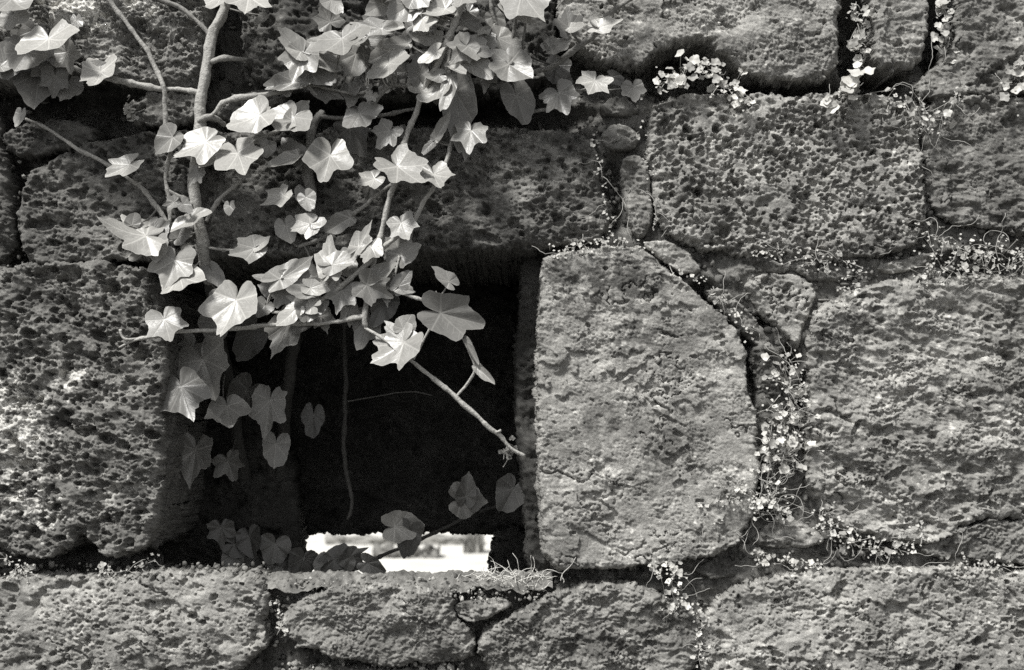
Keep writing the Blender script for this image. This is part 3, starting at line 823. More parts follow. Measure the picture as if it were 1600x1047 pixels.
def leaf(vine, bx, by, tx, ty, w, shape='five', cls='M', depth=30, N=None, tone=None, stalk=True, curl=None):
    LN[0] += 1
    r_ = np.random.default_rng(5000 + LN[0])
    n0, t0 = CLS[cls]
    tx += (tx - bx) * 0.09; ty += (ty - by) * 0.09; w *= 1.04
    ln = math.hypot(tx - bx, ty - by)
    if w / ln > 1.5:
        bx -= 0.16 * (tx - bx); by -= 0.16 * (ty - by)
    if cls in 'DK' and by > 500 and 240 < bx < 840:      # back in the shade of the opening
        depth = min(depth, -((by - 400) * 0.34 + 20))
    n = np.array(N if N is not None else n0, float)
    if N is None and cls == 'B' and abs(tx - bx) > 1.2 * abs(ty - by):
        n = np.array((-.1, -.9, .42))
    if N is None:
        n = n + r_.normal(size=3) * np.array([.20, .05, .12])
    n[1] = min(n[1], -0.32)
    n /= np.linalg.norm(n)
    dm = depth / 1000
    b = np.array(W(bx, by, dm)); f = (D - dm) / D
    a2 = np.array([(tx - bx) * S * f, 0, -(ty - by) * S * f])
    yy = -(a2[0] * n[0] + a2[2] * n[2]) / n[1]
    L2 = math.hypot(a2[0], a2[2])
    yy = np.clip(yy, -1.5 * L2, 1.5 * L2)
    a = np.array([a2[0], yy, a2[2]])
    side = np.cross(n, a); side /= np.linalg.norm(side)
    pr = max(0.5, math.hypot(side[0], side[2]))
    hw = 0.5 * w * S * f / pr
    nn = np.cross(a, side); nn /= np.linalg.norm(nn)
    if nn[1] > 0: nn = -nn
    La = np.linalg.norm(a)
    zs = 0.5 * (La + hw)
    cu = {'B': r_.uniform(-0.5, -0.12), 'M': r_.uniform(-0.32, 0.08)}.get(cls, r_.uniform(-.1, .15)) if curl is None else curl
    co, q, t, lp = leaf_mesh(shape, 7000 + LN[0], cu, r_.uniform(-0.06, 0.26), r_.uniform(0.03, 0.085))
    X = co[:, 0:1] * a[None] + co[:, 1:2] * (side * hw)[None] + co[:, 2:3] * (nn * zs)[None]
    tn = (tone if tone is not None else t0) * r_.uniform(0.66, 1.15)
    me = mesh_from('leaf', X, q, t, {'lp': lp})
    o = link('leaf', me, M_LEAF, vine, Vector(b))
    o.color = (tn, tn, tn, 1)
    if stalk:
        best = None
        for (u, v, p, vn) in stem_pts:
            if vn is not vine: continue
            dd = (u - bx) ** 2 + (v - by) ** 2 + (abs(p[1] - b[1]) / S) ** 2 * 0.6
            if best is None or dd < best[0]: best = (dd, p)
        if best is not None and best[0] > 9 and best[0] < 95 ** 2:
            p1 = best[1]; p0 = b
            mid = 0.5 * (p0 + p1) + np.array([r_.normal() * .004, 0.006, -0.004 + r_.normal() * .004])
            tt = np.linspace(0, 1, 9)[:, None]
            C = p0 * (1 - tt) ** 2 + 2 * mid * tt * (1 - tt) + p1 * tt ** 2
            cc, qq, tr = tube(C, np.linspace(0.0008, 0.0013, 9), 6)
            st = link('petiole', mesh_from('petiole', cc - p0, qq, tr), M_BARK)
            st.parent = o
            st.color = (0.42 * tn / 0.4,) * 3 + (1,)
    return o


# --- the ivy with the thick trunk, left of the opening
v1 = thing('ivy_vine', 'ivy with the thick pale trunk running down left of the opening', 'ivy', W(330, 440, 0.02))
TR = [(358, -30, 8, 22), (349, 18, 8, 22), (332, 52, 8.5, 24), (326, 89, 8.5, 26), (319, 126, 8.5, 26), (313, 163, 9, 26), (312, 205, 9, 24), (306, 252, 9, 20), (302, 284, 9.5, 18), (305, 316, 9.5, 18), (311, 352, 9.5, 14), (317, 382, 9.5, 6), (320, 410, 9.5, -6), (327, 440, 10, -30)]
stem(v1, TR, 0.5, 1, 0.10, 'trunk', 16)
stem(v1, [(327, 440, 10, -30), (342, 520, 11, -95), (360, 620, 12, -170), (376, 720, 13, -230), (388, 800, 14, -260), (396, 900, 16, -270)], 0.1, 9, 0.12, 'trunk', 14)  # same trunk inside the opening, shade painted into its darker tone
stem(v1, [(240, -6, 3.5, 24), (283, 13, 4, 22), (302, 29, 4, 24), (320, 45, 4.5, 26), (331, 58, 4, 26)], 0.3, 2)
stem(v1, [(330, 97, 5, 28), (346, 91, 5, 30), (367, 92, 4.2, 22), (384, 93, 3.5, 6)], 0.4, 3)
stem(v1, [(92, 98, 3.5, 18), (126, 110, 4, 22), (181, 125, 4.8, 28), (210, 131, 5.6, 28), (247, 138, 5, 26), (278, 140, 4, 24), (313, 144, 4, 26)], 0.5, 4)
stem(v1, [(310, 190, 4, 30), (322, 184, 5.5, 34), (338, 186, 5, 24), (352, 196, 3.5, 10)], 0.4, 5)
stem(v1, [(316, 190, 3, 30), (336, 176, 3.5, 34), (347, 161, 4.5, 36), (364, 155, 4.8, 36), (394, 150, 4.6, 32), (420, 147, 4.6, 28), (450, 139, 4.2, 24), (500, 130, 3.5, 14)], 0.5, 6)
stem(v1, [(308, 262, 3, 26), (338, 244, 3.2, 28), (365, 238, 3.4, 28), (385, 228, 4, 26), (402, 220, 4, 24), (424, 209, 3.5, 20), (446, 200, 3, 12)], 0.5, 7)
stem(v1, [(322, 346, 3, 14), (331, 329, 3.6, 18), (345, 310, 3.8, 18), (365, 292, 3.8, 18), (380, 280, 3, 20)], 0.46, 8)
# --- thin stem beside it
v2 = thing('ivy_vine', 'thin ivy stem hanging from the top edge left of the thick trunk', 'ivy', W(172, 0, 0.02))
stem(v2, [(166, -30, 3.8, 24), (172, 0, 3.8, 24), (189, 24, 3.8, 24), (210, 52, 3.8, 24), (231, 81, 4, 26), (244, 110, 4, 28), (255, 134, 4.2, 34), (258, 163, 4, 30), (260, 197, 4, 26), (266, 236, 3.6, 22), (262, 257, 3.6, 18), (259, 276, 3.8, 16), (262, 297, 3.8, 16), (266, 318, 3.6, 16), (264, 360, 3.4, 18)], 0.42, 20)
stem(v2, [(264, 298, 3, 16), (278, 306, 3.2, 14), (296, 313, 3, 10)], 0.42, 21)
stem(v2, [(40, 186, 2.6, -6), (76, 202, 3, 2), (118, 231, 3.4, 10), (155, 250, 3.6, 14), (194, 274, 3.8, 14), (223, 295, 3.8, 14), (244, 323, 3.8, 16), (264, 350, 3.6, 18)], 0.42, 22)
# --- the vine hanging in front of the opening
v3 = thing('ivy_vine', 'leafy ivy hanging from the top edge across the dark opening', 'ivy', W(724, 5, 0.04))
stem(v3, [(734, -30, 5, 40), (724, 5, 5.2, 44), (708, 42, 5.4, 48), (694, 76, 5.4, 48), (677, 113, 5, 46), (663, 139, 4.8, 40), (648, 181, 4.8, 34), (629, 231, 4.6, 32), (620, 279, 4.6, 34), (608, 310, 4.6, 34), (598, 355, 4.6, 34), (588, 392, 5, 34)], 0.5, 30)
stem(v3, [(706, 50, 3.5, 44), (701, 87, 3.8, 44), (695, 123, 3.6, 40), (700, 165, 3.4, 28), (706, 205, 3.4, 24), (704, 226, 3.4, 26), (695, 257, 3.6, 30), (677, 295, 3.8, 34), (663, 313, 3.8, 36), (649, 341, 3.8, 38), (620, 369, 3.8, 40), (590, 396, 4, 40), (564, 421, 4, 40), (537, 444, 4, 40), (511, 463, 3.6, 40), (488, 476, 3.2, 38), (459, 486, 2.4, 36), (428, 488, 2.4, 34), (414, 480, 2.4, 32)], 0.52, 31)
stem(v3, [(570, 494, 4.4, 36), (540, 500, 3.6, 36), (506, 505, 3.4, 34), (438, 507, 3.4, 34), (383, 512, 3.6, 34), (341, 516, 3.2, 34), (281, 518, 3.2, 32), (244, 525, 3, 28), (212, 531, 2.6, 24), (186, 543, 1.6, 20)], 0.56, 32)
stem(v3, [(218, 529, 1.6, 24), (198, 530, 2.2, 26), (190, 524, 1.8, 26), (188, 515, 3, 26)], 0.5, 33)
stem(v3, [(588, 394, 4, 34), (582, 420, 4, 32), (575, 450, 4, 32), (572, 476, 4.2, 34), (570, 494, 4.6, 36), (572, 512, 3, 34)], 0.46, 34)
stem(v3, [(576, 448, 2.6, 34), (608, 451, 3, 36), (642, 463, 3, 40), (674, 474, 2.6, 42), (688, 489, 2, 46)], 0.5, 35)
stem(v3, [(686, 491, 1.9, 46), (666, 523, 2.1, 46), (656, 542, 2.4, 46), (646, 562, 3.6, 46)], 0.5, 36)
stem(v3, [(570, 512, 2.4, 34), (600, 530, 2.6, 40), (642, 563, 3.2, 46), (658, 576, 3.5, 46), (713, 621, 3.8, 44), (761, 665, 3.8, 40), (782, 681, 3.6, 36), (800, 702, 3.2, 32), (820, 713, 3, 28)], 0.55, 37)
stem(v3, [(713, 620, 2, 44), (729, 602, 2.2, 46), (741, 571, 2.2, 48), (726, 534, 1.6, 48)], 0.5, 38)
stem(v3, [(776, 676, 2.4, 38), (782, 672, 2.2, 42)], 0.5, 39)
stem(v3, [(761, -20, 3, 30), (770, 20, 3, 28), (782, 58, 2.6, 20)], 0.3, 40)
stem(v3, [(812, 10, 3, 36), (807, 27, 3, 34), (800, 59, 3, 28), (795, 86, 2.6, 22)], 0.28, 41)
stem(v3, [(822, 30, 2, 34), (819, 47, 2, 28), (817, 82, 2, 18)], 0.3, 42)
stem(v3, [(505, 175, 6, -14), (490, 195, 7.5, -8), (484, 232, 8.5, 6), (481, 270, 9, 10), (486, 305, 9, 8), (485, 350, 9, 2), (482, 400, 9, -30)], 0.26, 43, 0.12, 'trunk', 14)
stem(v3, [(482, 400, 9, -30), (470, 480, 10, -95), (456, 560, 11, -150), (444, 660, 12, -210), (436, 760, 12, -250), (430, 900, 14, -270)], 0.09, 50, 0.12, 'trunk', 14)  # lower run of this trunk, toned dark to paint the opening's shade
stem(v3, [(466, 386, 3, 10), (509, 369, 3.2, 14), (548, 337, 3.6, 18), (570, 322, 3.6, 20), (582, 310, 3, 22), (612, 288, 2.8, 26)], 0.4, 44)
stem(v3, [(579, 174, 2.4, 26), (586, 162, 2.8, 28), (598, 144, 3, 30), (616, 134, 3, 30), (652, 135, 3, 30)], 0.34, 45)
stem(v3, [(480, 133, 1.8, 26), (522, 140, 2, 30), (548, 146, 2, 32), (569, 144, 1.8, 32), (577, 137, 1.5, 32)], 0.44, 46)
stem(v3, [(618, 428, 1.8, 38), (624, 400, 1.7, 36)], 0.5, 47)
stem(v3, [(614, 450, 2, 38), (619, 428, 1.8, 38)], 0.5, 48)
stem(v3, [(648, 170, 3, 20), (600, 180, 3, 14), (560, 186, 3, 8), (500, 182, 3.6, 4)], 0.24, 49)
# --- spray at the top right of the opening
v4 = thing('ivy_vine', 'ivy spray with few leaves climbing to the top edge right of centre', 'ivy', W(983, 0, 0.03))
stem(v4, [(1000, -14, 3.6, 34), (983, 0, 4, 34), (954, 20, 4.4, 34), (936, 43, 4.8, 34), (917, 63, 5, 32), (886, 87, 5, 28), (860, 105, 4.6, 22), (836, 112, 4, 16), (800, 130, 3.4, 8)], 0.3, 60)
stem(v4, [(820, 178, 3, 6), (831, 175, 3, 10), (875, 165, 3, 16), (900, 140, 2.4, 22)], 0.3, 61)
stem(v4, [(800, 130, 3.4, 8), (790, 160, 3, 6), (820, 178, 3, 6)], 0.2, 62)
# --- the shaded ivy inside the opening
v5 = thing('ivy_vine', 'shaded ivy growing low inside the opening in front of the bright gap', 'ivy', W(566, 885, -0.06))
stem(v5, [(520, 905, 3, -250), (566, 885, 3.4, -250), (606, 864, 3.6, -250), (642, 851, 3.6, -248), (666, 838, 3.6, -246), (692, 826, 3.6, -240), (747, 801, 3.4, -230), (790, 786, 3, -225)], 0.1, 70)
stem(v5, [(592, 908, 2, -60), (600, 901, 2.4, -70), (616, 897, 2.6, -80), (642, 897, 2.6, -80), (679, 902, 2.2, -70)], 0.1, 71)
v6 = thing('hanging_root', 'thin dark root hanging straight down inside the opening', 'root', W(539, 573, -0.2))
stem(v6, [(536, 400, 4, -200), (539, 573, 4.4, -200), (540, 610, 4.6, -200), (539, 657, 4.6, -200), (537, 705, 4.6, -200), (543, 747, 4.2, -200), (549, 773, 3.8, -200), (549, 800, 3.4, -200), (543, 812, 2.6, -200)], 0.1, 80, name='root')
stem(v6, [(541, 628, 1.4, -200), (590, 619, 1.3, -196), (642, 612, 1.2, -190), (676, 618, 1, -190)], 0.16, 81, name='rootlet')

B5, H, T3, BT, O = 'five', 'heart', 'three', 'bat', 'oval'
L1 = [  # vine 1: around the trunk
    (22, 2, 44, 25, 112, T3, 'B', 50), (20, 29, 18, 52, 68, T3, 'M', 46), (78, 67, 90, 105, 106, BT, 'B', 60), (6, 100, 28, 60, 56, H, 'M', 36), (2, 106, 8, 118, 36, H, 'B', 40), (40, 86, 30, 113, 66, H, 'M', 40), (106, 86, 116, 113, 48, T3, 'M', 34),
    (62, 112, 61, 167, 74, H, 'D', 14), (106, 128, 97, 158, 48, H, 'D', 10), (157, 112, 166, 171, 58, B5, 'B', 46), (150, 108, 184, 108, 30, H, 'M', 40), (33, 178, 29, 198, 22, H, 'M', 10),
    (345, -8, 344, 30, 52, H, 'B', 52), (388, -6, 391, 42, 74, B5, 'B', 54), (416, 24, 402, 43, 18, O, 'M', 34),
    (322, 222, 279, 249, 64, T3, 'B', 44), (375, 247, 395, 289, 78, BT, 'B', 44), (347, 243, 324, 272, 38, T3, 'B', 34), (406, 179, 364, 203, 62, H, 'B', 52), (456, 187, 437, 214, 80, BT, 'B', 46), (458, 188, 474, 157, 30, H, 'B', 46), (410, 176, 424, 172, 16, H, 'B', 48),
    (300, 343, 307, 361, 74, BT, 'B', 36), (398, 387, 363, 404, 48, T3, 'B', 34), (396, 388, 420, 376, 18, O, 'B', 34),
    (272, 414, 265, 456, 70, B5, 'M', 34), (284, 438, 306, 477, 72, T3, 'B', 40), (367, 478, 358, 531, 94, T3, 'B', 46), (352, 474, 362, 446, 58, H, 'M', 34), (332, 424, 350, 450, 28, H, 'D', 10), (245, 380, 245, 411, 48, H, 'M', 36), (278, 372, 296, 358, 26, H, 'M', 28),
    (318, 562, 340, 623, 96, B5, 'M', -46), (287, 612, 307, 657, 82, T3, 'M', -10), (356, 640, 362, 670, 70, BT, 'M', -64), (422, 626, 413, 682, 60, B5, 'D', -90), (388, 610, 360, 646, 56, H, 'K', -110), (431, 694, 428, 729, 42, H, 'D', -110), (306, 703, 300, 757, 68, B5, 'M', -100), (356, 720, 367, 752, 52, B5, 'D', -105), (334, 504, 340, 537, 46, H, 'D', -24), (396, 518, 372, 562, 50, H, 'K', -90), (490, 648, 488, 682, 38, H, 'K', -160),
    (345, 824, 347, 854, 42, B5, 'K', -90), (366, 850, 402, 857, 42, H, 'K', -95), (365, 870, 362, 891, 36, H, 'D', -60), (300, 545, 276, 575, 60, H, 'D', -70), (390, 838, 396, 870, 40, H, 'K', -100),
]
L2 = [  # vine 2
    (270, 214, 243, 237, 46, H, 'M', 36), (203, 257, 169, 280, 46, T3, 'B', 36), (228, 368, 165, 369, 72, B5, 'B', 40), (240, 368, 260, 341, 36, H, 'M', 30), (226, 384, 212, 413, 18, O, 'B', 30), (259, 506, 273, 543, 66, B5, 'B', 40), (206, 352, 208, 334, 24, O, 'M', 36),
]
L3 = [  # vine 3
    (462, 128, 415, 134, 36, H, 'M', 40), (474, 84, 458, 128, 66, T3, 'M', 56), (470, 80, 437, 55, 34, H, 'B', 56), (536, 66, 545, 99, 98, BT, 'B', 70), (532, 68, 480, 56, 40, H, 'B', 68), (596, 45, 546, 37, 32, T3, 'B', 66), (600, 44, 633, 44, 20, O, 'B', 64), (490, 88, 537, 104, 42, H, 'M', 46), (486, 112, 522, 131, 38, H, 'M', 42), (556, 84, 548, 123, 54, H, 'D', 30), (609, 80, 578, 94, 38, H, 'M', 46), (608, 104, 612, 133, 78, BT, 'B', 60),
    (566, 60, 603, 62, 24, O, 'D', 40), (638, 68, 601, 73, 24, O, 'M', 50), (655, 118, 647, 80, 34, B5, 'D', 40), (681, 81, 657, 99, 26, H, 'B', 58), (598, 6, 574, 26, 34, H, 'M', 50), (640, 8, 610, 32, 50, H, 'M', 52), (604, -12, 594, 12, 40, H, 'B', 50), (660, 30, 668, 58, 40, T3, 'B', 56), (696, 14, 668, 29, 32, H, 'B', 54), (652, -8, 668, 13, 54, H, 'M', 50), (655, 54, 682, 73, 28, H, 'M', 46), (725, -12, 744, 29, 48, T3, 'B', 60), (722, 32, 758, 46, 28, H, 'D', 40), (728, 71, 704, 100, 48, B5, 'M', 58), (731, 72, 768, 88, 46, T3, 'M', 58), (735, 88, 768, 124, 40, H, 'M', 50),
    (795, 100, 827, 127, 64, H, 'M', 54), (794, 100, 771, 78, 26, O, 'M', 54), (806, 148, 821, 192, 50, H, 'D', 26), (870, 106, 864, 131, 42, H, 'K', 6), (815, -12, 846, 49, 82, T3, 'B', 64), (822, 26, 782, 13, 34, H, 'B', 60), (686, 118, 662, 120, 22, H, 'B', 54), (686, 140, 661, 166, 38, H, 'B', 50), (712, 143, 723, 237, 56, H, 'D', 36), (736, 204, 731, 241, 56, B5, 'M', 48), (705, 118, 694, 179, 26, O, 'M', 50), (703, 102, 731, 126, 18, O, 'B', 54),
    (564, 181, 578, 204, 70, BT, 'M', 46), (548, 198, 574, 241, 58, H, 'K', 14), (609, 205, 589, 234, 44, B5, 'M', 34), (680, 218, 703, 183, 18, O, 'M', 36), (680, 218, 661, 241, 15, O, 'M', 36), (621, 260, 664, 300, 66, B5, 'B', 52), (677, 272, 692, 311, 55, B5, 'B', 50), (466, 243, 426, 267, 24, O, 'B', 36), (466, 243, 440, 213, 34, H, 'D', 30), (515, 250, 510, 295, 78, BT, 'B', 44), (443, 305, 419, 327, 44, T3, 'B', 34), (478, 308, 489, 329, 32, H, 'M', 32), (472, 306, 466, 290, 22, H, 'D', 24), (485, 350, 457, 363, 44, T3, 'B', 36), (486, 350, 509, 346, 20, O, 'B', 36), (446, 352, 455, 378, 38, H, 'D', 24), (548, 340, 511, 362, 32, O, 'D', 24), (585, 279, 562, 294, 38, T3, 'B', 36), (580, 288, 576, 312, 28, H, 'K', 20),
    (627, 348, 639, 380, 48, B5, 'B', 50), (626, 398, 641, 361, 60, T3, 'M', 34), (515, 420, 508, 375, 44, T3, 'B', 50), (519, 414, 558, 399, 34, H, 'B', 50), (513, 420, 503, 439, 16, O, 'B', 50), (560, 386, 578, 355, 32, T3, 'B', 46), (580, 386, 573, 418, 42, T3, 'B', 50), (437, 436, 399, 434, 15, O, 'B', 42), (437, 436, 480, 407, 40, H, 'B', 42), (510, 428, 490, 457, 38, H, 'D', 30), (486, 455, 453, 461, 26, H, 'B', 46), (485, 450, 513, 459, 28, H, 'B', 46), (487, 478, 456, 470, 30, H, 'B', 46), (465, 480, 440, 512, 30, O, 'B', 44), (478, 482, 472, 504, 38, H, 'M', 42), (506, 471, 486, 500, 22, O, 'M', 40), (535, 454, 526, 491, 48, B5, 'M', 38), (573, 445, 612, 468, 54, B5, 'M', 44), (576, 444, 570, 424, 26, H, 'D', 40), (588, 431, 617, 414, 28, H, 'M', 42), (623, 447, 641, 423, 28, H, 'D', 42), (625, 450, 647, 456, 20, H, 'M', 42), (412, 480, 404, 496, 34, H, 'M', 34), (428, 452, 404, 446, 34, H, 'D', 10),
    (452, 503, 430, 559, 56, T3, 'M', 4), (576, 500, 563, 545, 46, H, 'D', 20), (631, 535, 587, 577, 74, T3, 'B', 54), (632, 533, 600, 506, 44, H, 'M', 52), (630, 514, 641, 492, 36, H, 'M', 44), (601, 470, 585, 507, 42, H, 'K', 22), (688, 489, 757, 507, 76, T3, 'M', 54, (0.3, -.95, .04), 0.3), (702, 440, 679, 420, 26, H, 'M', 50), (726, 531, 746, 570, 11, O, 'M', 50), (745, 573, 772, 600, 16, O, 'M', 50), (677, 478, 682, 458, 10, O, 'B', 46), (552, 142, 556, 124, 20, T3, 'M', 34), (577, 137, 582, 132, 10, H, 'M', 34), (480, 500, 452, 520, 30, H, 'D', 16),
]
L4 = [
    (875, 151, 889, 181, 58, B5, 'M', 34), (928, 130, 917, 156, 56, B5, 'B', 40), (990, 139, 993, 159, 40, T3, 'D', 12), (890, 44, 884, 12, 48, T3, 'M', 50), (890, 43, 912, 51, 20, O, 'B', 52), (862, 77, 891, 66, 32, H, 'B', 46), (862, 77, 848, 50, 14, O, 'M', 46), (935, 42, 970, 40, 30, T3, 'B', 46), (935, 42, 921, 29, 12, O, 'B', 46), (945, -14, 948, 9, 34, H, 'B', 50), (882, 128, 872, 108, 24, H, 'K', 14), (956, 120, 975, 130, 24, H, 'K', 4),
]
L5 = [
    (617, 823, 659, 821, 52, H, 'D', -62), (640, 830, 632, 869, 44, H, 'K', -60), (720, 782, 759, 786, 56, H, 'D', -66), (728, 776, 732, 742, 34, H, 'K', -80), (800, 768, 784, 798, 56, H, 'K', -84), (574, 880, 601, 893, 32, H, 'K', -40), (430, 850, 425, 881, 48, H, 'K', -60), (437, 884, 424, 907, 46, B5, 'D', -40), (474, 872, 468, 903, 44, H, 'K', -60), (512, 880, 500, 905, 40, H, 'D', -44), (522, 874, 567, 858, 42, T3, 'K', -56), (548, 874, 560, 892, 36, H, 'K', -58), (400, 868, 388, 888, 34, H, 'K', -60), (455, 872, 448, 898, 40, B5, 'K', -50), (535, 880, 528, 902, 40, H, 'K', -50),
]
for vine, LL in ((v1, L1), (v2, L2), (v3, L3), (v4, L4), (v5, L5)):
    for a in LL:
        leaf(vine, *a)

rl = random.Random(21)
for vine, cls_, box, n_ in ((v3, 'MMD', (430, 800, 0, 150), 24), (v1, 'MDD', (0, 120, 20, 130), 8), (v3, 'MDD', (430, 620, 400, 500), 10), (v3, 'BMM', (560, 760, 0, 160), 18), (v1, 'MMB', (220, 420, 200, 340), 8)):
    small = cls_ in ('BMM', 'MMB')
    for k in range(n_):
        u, v = rl.uniform(box[0], box[1]), rl.uniform(box[2], box[3])
        a = rl.gauss(1.57, 0.8); ll = rl.uniform(12, 22) if small else rl.uniform(20, 36)
        leaf(vine, u, v, u + ll * math.cos(a), v + ll * math.sin(a), ll * rl.uniform(1.0, 1.5), rl.choice([H, T3, B5]), rl.choice(cls_), rl.uniform(30, 52) if small else rl.uniform(14, 34))

# ------------------------------------------------------------------ small weeds in the joints
def weed_leaf_mesh(seed):
    r_ = np.random.default_rng(seed)
    n = 20; th = np.arange(n) * 2 * np.pi / n
    r = 0.88 + 0.12 * np.cos(5 * th + np.pi) + 0.04 * r_.normal(size=n)
    r = r * (1 - 0.45 * np.exp(-((th - np.pi) / 0.4) ** 2))
    k = r_.uniform(0.05, 0.3)
    co = [[0, 0, 0]]
    for rho in (0.5, 1.0):
        for i in range(n):
            co.append([rho * r[i] * math.cos(th[i]), rho * r[i] * math.sin(th[i]), k * rho ** 2 + 0.1 * rho * math.sin(3 * th[i] + seed)])
    a = np.arange(n); b = (a + 1) % n
    tr = np.stack([0 * a, 1 + a, 1 + b], -1)
    q = np.stack([1 + a, 1 + n + a, 1 + n + b, 1 + b], -1)
    return np.array(co), q, tr
WL = [weed_leaf_mesh(s) for s in range(6)]
WL_ME = []
for c, q, t in WL:
    me = mesh_from('weed_leaf', c, q, t); me.materials.append(M_WEEDLEAF); WL_ME.append(me)


def rot_to(n, spin):
    n = Vector(n).normalized()
    q = n.to_track_quat('Z', 'Y')
    return q.to_matrix() @ Matrix.Rotation(spin, 3, 'Z')


def weed(label, path, spread, n, size, tone=0.5, depth=(0, 18), seed=0, runners=4, run_len=60, name='trailing_weed', tiny=0):
    """path: pixels along which the plant sits; leaves over about 10 pixels are parts, the tiny ones one mass"""
    r_ = random.Random(seed * 77 + 3)
    P = spline([(p[0], p[1], 0) for p in path], 3.0)
    root = W(P[0][0], P[0][1], 0)
    th = thing(name, label, 'weed', root, 'weeds in the wall joints')
    sc_co, sc_q, sc_t = [], [], []; off = 0
    st_co, st_q, st_t = [], [], []; so = 0
    def add_stem(C, rad):
        nonlocal so
        co, q, t = tube(C, rad, 5)
        st_co.append(co); st_q.append(q + so); st_t.append(t + so); so += len(co)
    for i in range(n + tiny):
        is_tiny = i >= n
        c = P[r_.randrange(len(P))]
        u = c[0] + r_.gauss(0, spread * 0.5); v = c[1] + r_.gauss(0, spread * 0.5)
        sz = (size[0] + (size[1] - size[0]) * r_.random() ** 1.5) * 0.54
        if is_tiny: sz = r_.uniform(2.2, 4.4) * 0.5 + 0.6
        dp = r_.uniform(*depth) / 1000
        p = W(u, v, dp)
        nrm = Vector((r_.gauss(-0.1, 0.4), -1, r_.gauss(0.55, 0.45)))
        R = rot_to(nrm, r_.random() * 6.28)
        k = r_.randrange(6); s = sz * S
        tn = 1.0 * tone * r_.uniform(0.6, 1.3)
        if is_tiny:
            co, q, t = WL[k]
            X = co @ np.array(R).T * s + np.array(p)
            sc_co.append(X); sc_q.append(q + off); sc_t.append(t + off); off += len(X)
        else:
            o = link('leaf', WL_ME[k], None, th, p)
            o.rotation_euler = R.to_euler(); o.scale = (s, s, s)
            o.color = (tn, tn, tn, 1)
        if not is_tiny or r_.random() < 0.3:
            a = W(c[0] + r_.gauss(0, 4), c[1] + r_.gauss(0, 4), -0.012)
            m = (p + a) / 2 + Vector((r_.gauss(0, .003), -0.006, r_.gauss(0.002, .003)))
            C = [p * (1 - x) ** 2 + m * 2 * x * (1 - x) + a * x * x for x in np.linspace(0, 1, 6)]
            add_stem(C, 0.0005)
    for i in range(runners):
        c = P[r_.randrange(len(P))]
        u, v = c[0], c[1]; ang = r_.uniform(0, 6.28); C = []
        dp = r_.uniform(0.004, 0.014)
        for k in range(max(5, int(run_len / 5))):
            C.append(W(u, v, dp + 0.004 * math.sin(k * 0.5)))
            ang += r_.gauss(0, 0.33)
            u += 5 * math.cos(ang); v += 5 * math.sin(ang)
        add_stem(C, 0.0004)
    if st_co:
        o = link('stems', mesh_from('stems', np.concatenate(st_co) - np.array(root), np.concatenate(st_q), np.concatenate(st_t)), M_WEEDSTEM, th, root)
        o['kind'] = 'stuff'
    if sc_co:
        o = link('tiny_leaves', mesh_from('tiny_leaves', np.concatenate(sc_co) - np.array(root), np.concatenate(sc_q), np.concatenate(sc_t)), M_WEEDLEAF, th, root)
        o.color = (tone * 0.95,) * 3 + (1,)
        o['kind'] = 'stuff'
    return th


weed('pale leafy weed in the dark hollow above the honeycombed block', [(1030, 136), (1060, 118), (1090, 108), (1115, 120), (1140, 138), (1165, 150)], 24, 62, (9, 19), 0.58, (4, 30), 1, 4, 30, tiny=50)
weed('weed filling the narrow upright gap left of the two at the top', [(1335, 5), (1340, 40), (1338, 70), (1340, 95)], 20, 26, (9, 19), 0.5, (-14, 12), 2, 2, 30, tiny=20)
weed('large-leaved pale weed hanging over the top right corner of the honeycombed block', [(1345, 105), (1330, 130), (1312, 152), (1290, 165)], 17, 22, (14, 28), 0.62, (14, 30), 3, 3, 40, tiny=8)
weed('weed filling the narrow upright gap right of the two at the top', [(1474, 8), (1478, 40), (1476, 70), (1476, 95)], 20, 26, (9, 19), 0.5, (-14, 12), 4, 2, 30, tiny=20)
weed('weed clump cut by the right edge near the top', [(1572, 160), (1588, 120), (1600, 100), (1610, 140)], 22, 26, (9, 20), 0.5, (4, 18), 5, 3, 40, tiny=25)
weed('tangled weed with curling bare stems at the upper right joint', [(1378, 150), (1410, 155), (1440, 165), (1450, 200), (1500, 150)], 18, 16, (8, 15), 0.5, (6, 20), 6, 10, 110, tiny=60)
weed('matted weed along the long joint above the big right block', [(1430, 345), (1450, 370), (1500, 390), (1560, 395), (1600, 405), (1500, 420), (1440, 430)], 26, 34, (7, 13), 0.5, (0, 20), 7, 16, 90, tiny=190)
weed('sparse weed in the joint under the honeycombed block', [(1180, 390), (1260, 405), (1320, 412), (1340, 440), (1310, 470), (1290, 520)], 18, 10, (7, 13), 0.5, (0, 14), 8, 6, 60, tiny=120)
weed('row of tiny weeds along the top edge of the right jamb stone', [(860, 400), (900, 388), (950, 376), (990, 382), (1010, 388)], 12, 8, (7, 11), 0.55, (6, 20), 9, 4, 50, tiny=60)
weed('thread-stemmed weed in the slanting joint above the right jamb stone', [(1040, 410), (1090, 440), (1130, 470), (1170, 520)], 12, 6, (7, 12), 0.55, (-4, 14), 10, 5, 50, tiny=45)
weed('dense weed filling the upright joint right of the jamb stone', [(1230, 560), (1228, 600), (1235, 640), (1218, 680), (1205, 705), (1215, 725), (1240, 700), (1260, 690)], 32, 110, (7, 17), 0.58, (-8, 20), 11, 22, 70, tiny=130)
weed('stringy weed at the foot of the upright joint', [(1180, 740), (1200, 770), (1170, 790), (1220, 800), (1150, 770), (1120, 800)], 30, 40, (7, 13), 0.55, (4, 22), 12, 30, 90, tiny=120)
weed('flowering weed drooping over the joint below the right jamb stone', [(1020, 890), (1040, 885), (1060, 890), (1050, 915), (1060, 940), (1045, 955)], 16, 38, (7, 14), 0.6, (8, 26), 13, 10, 60, tiny=50)
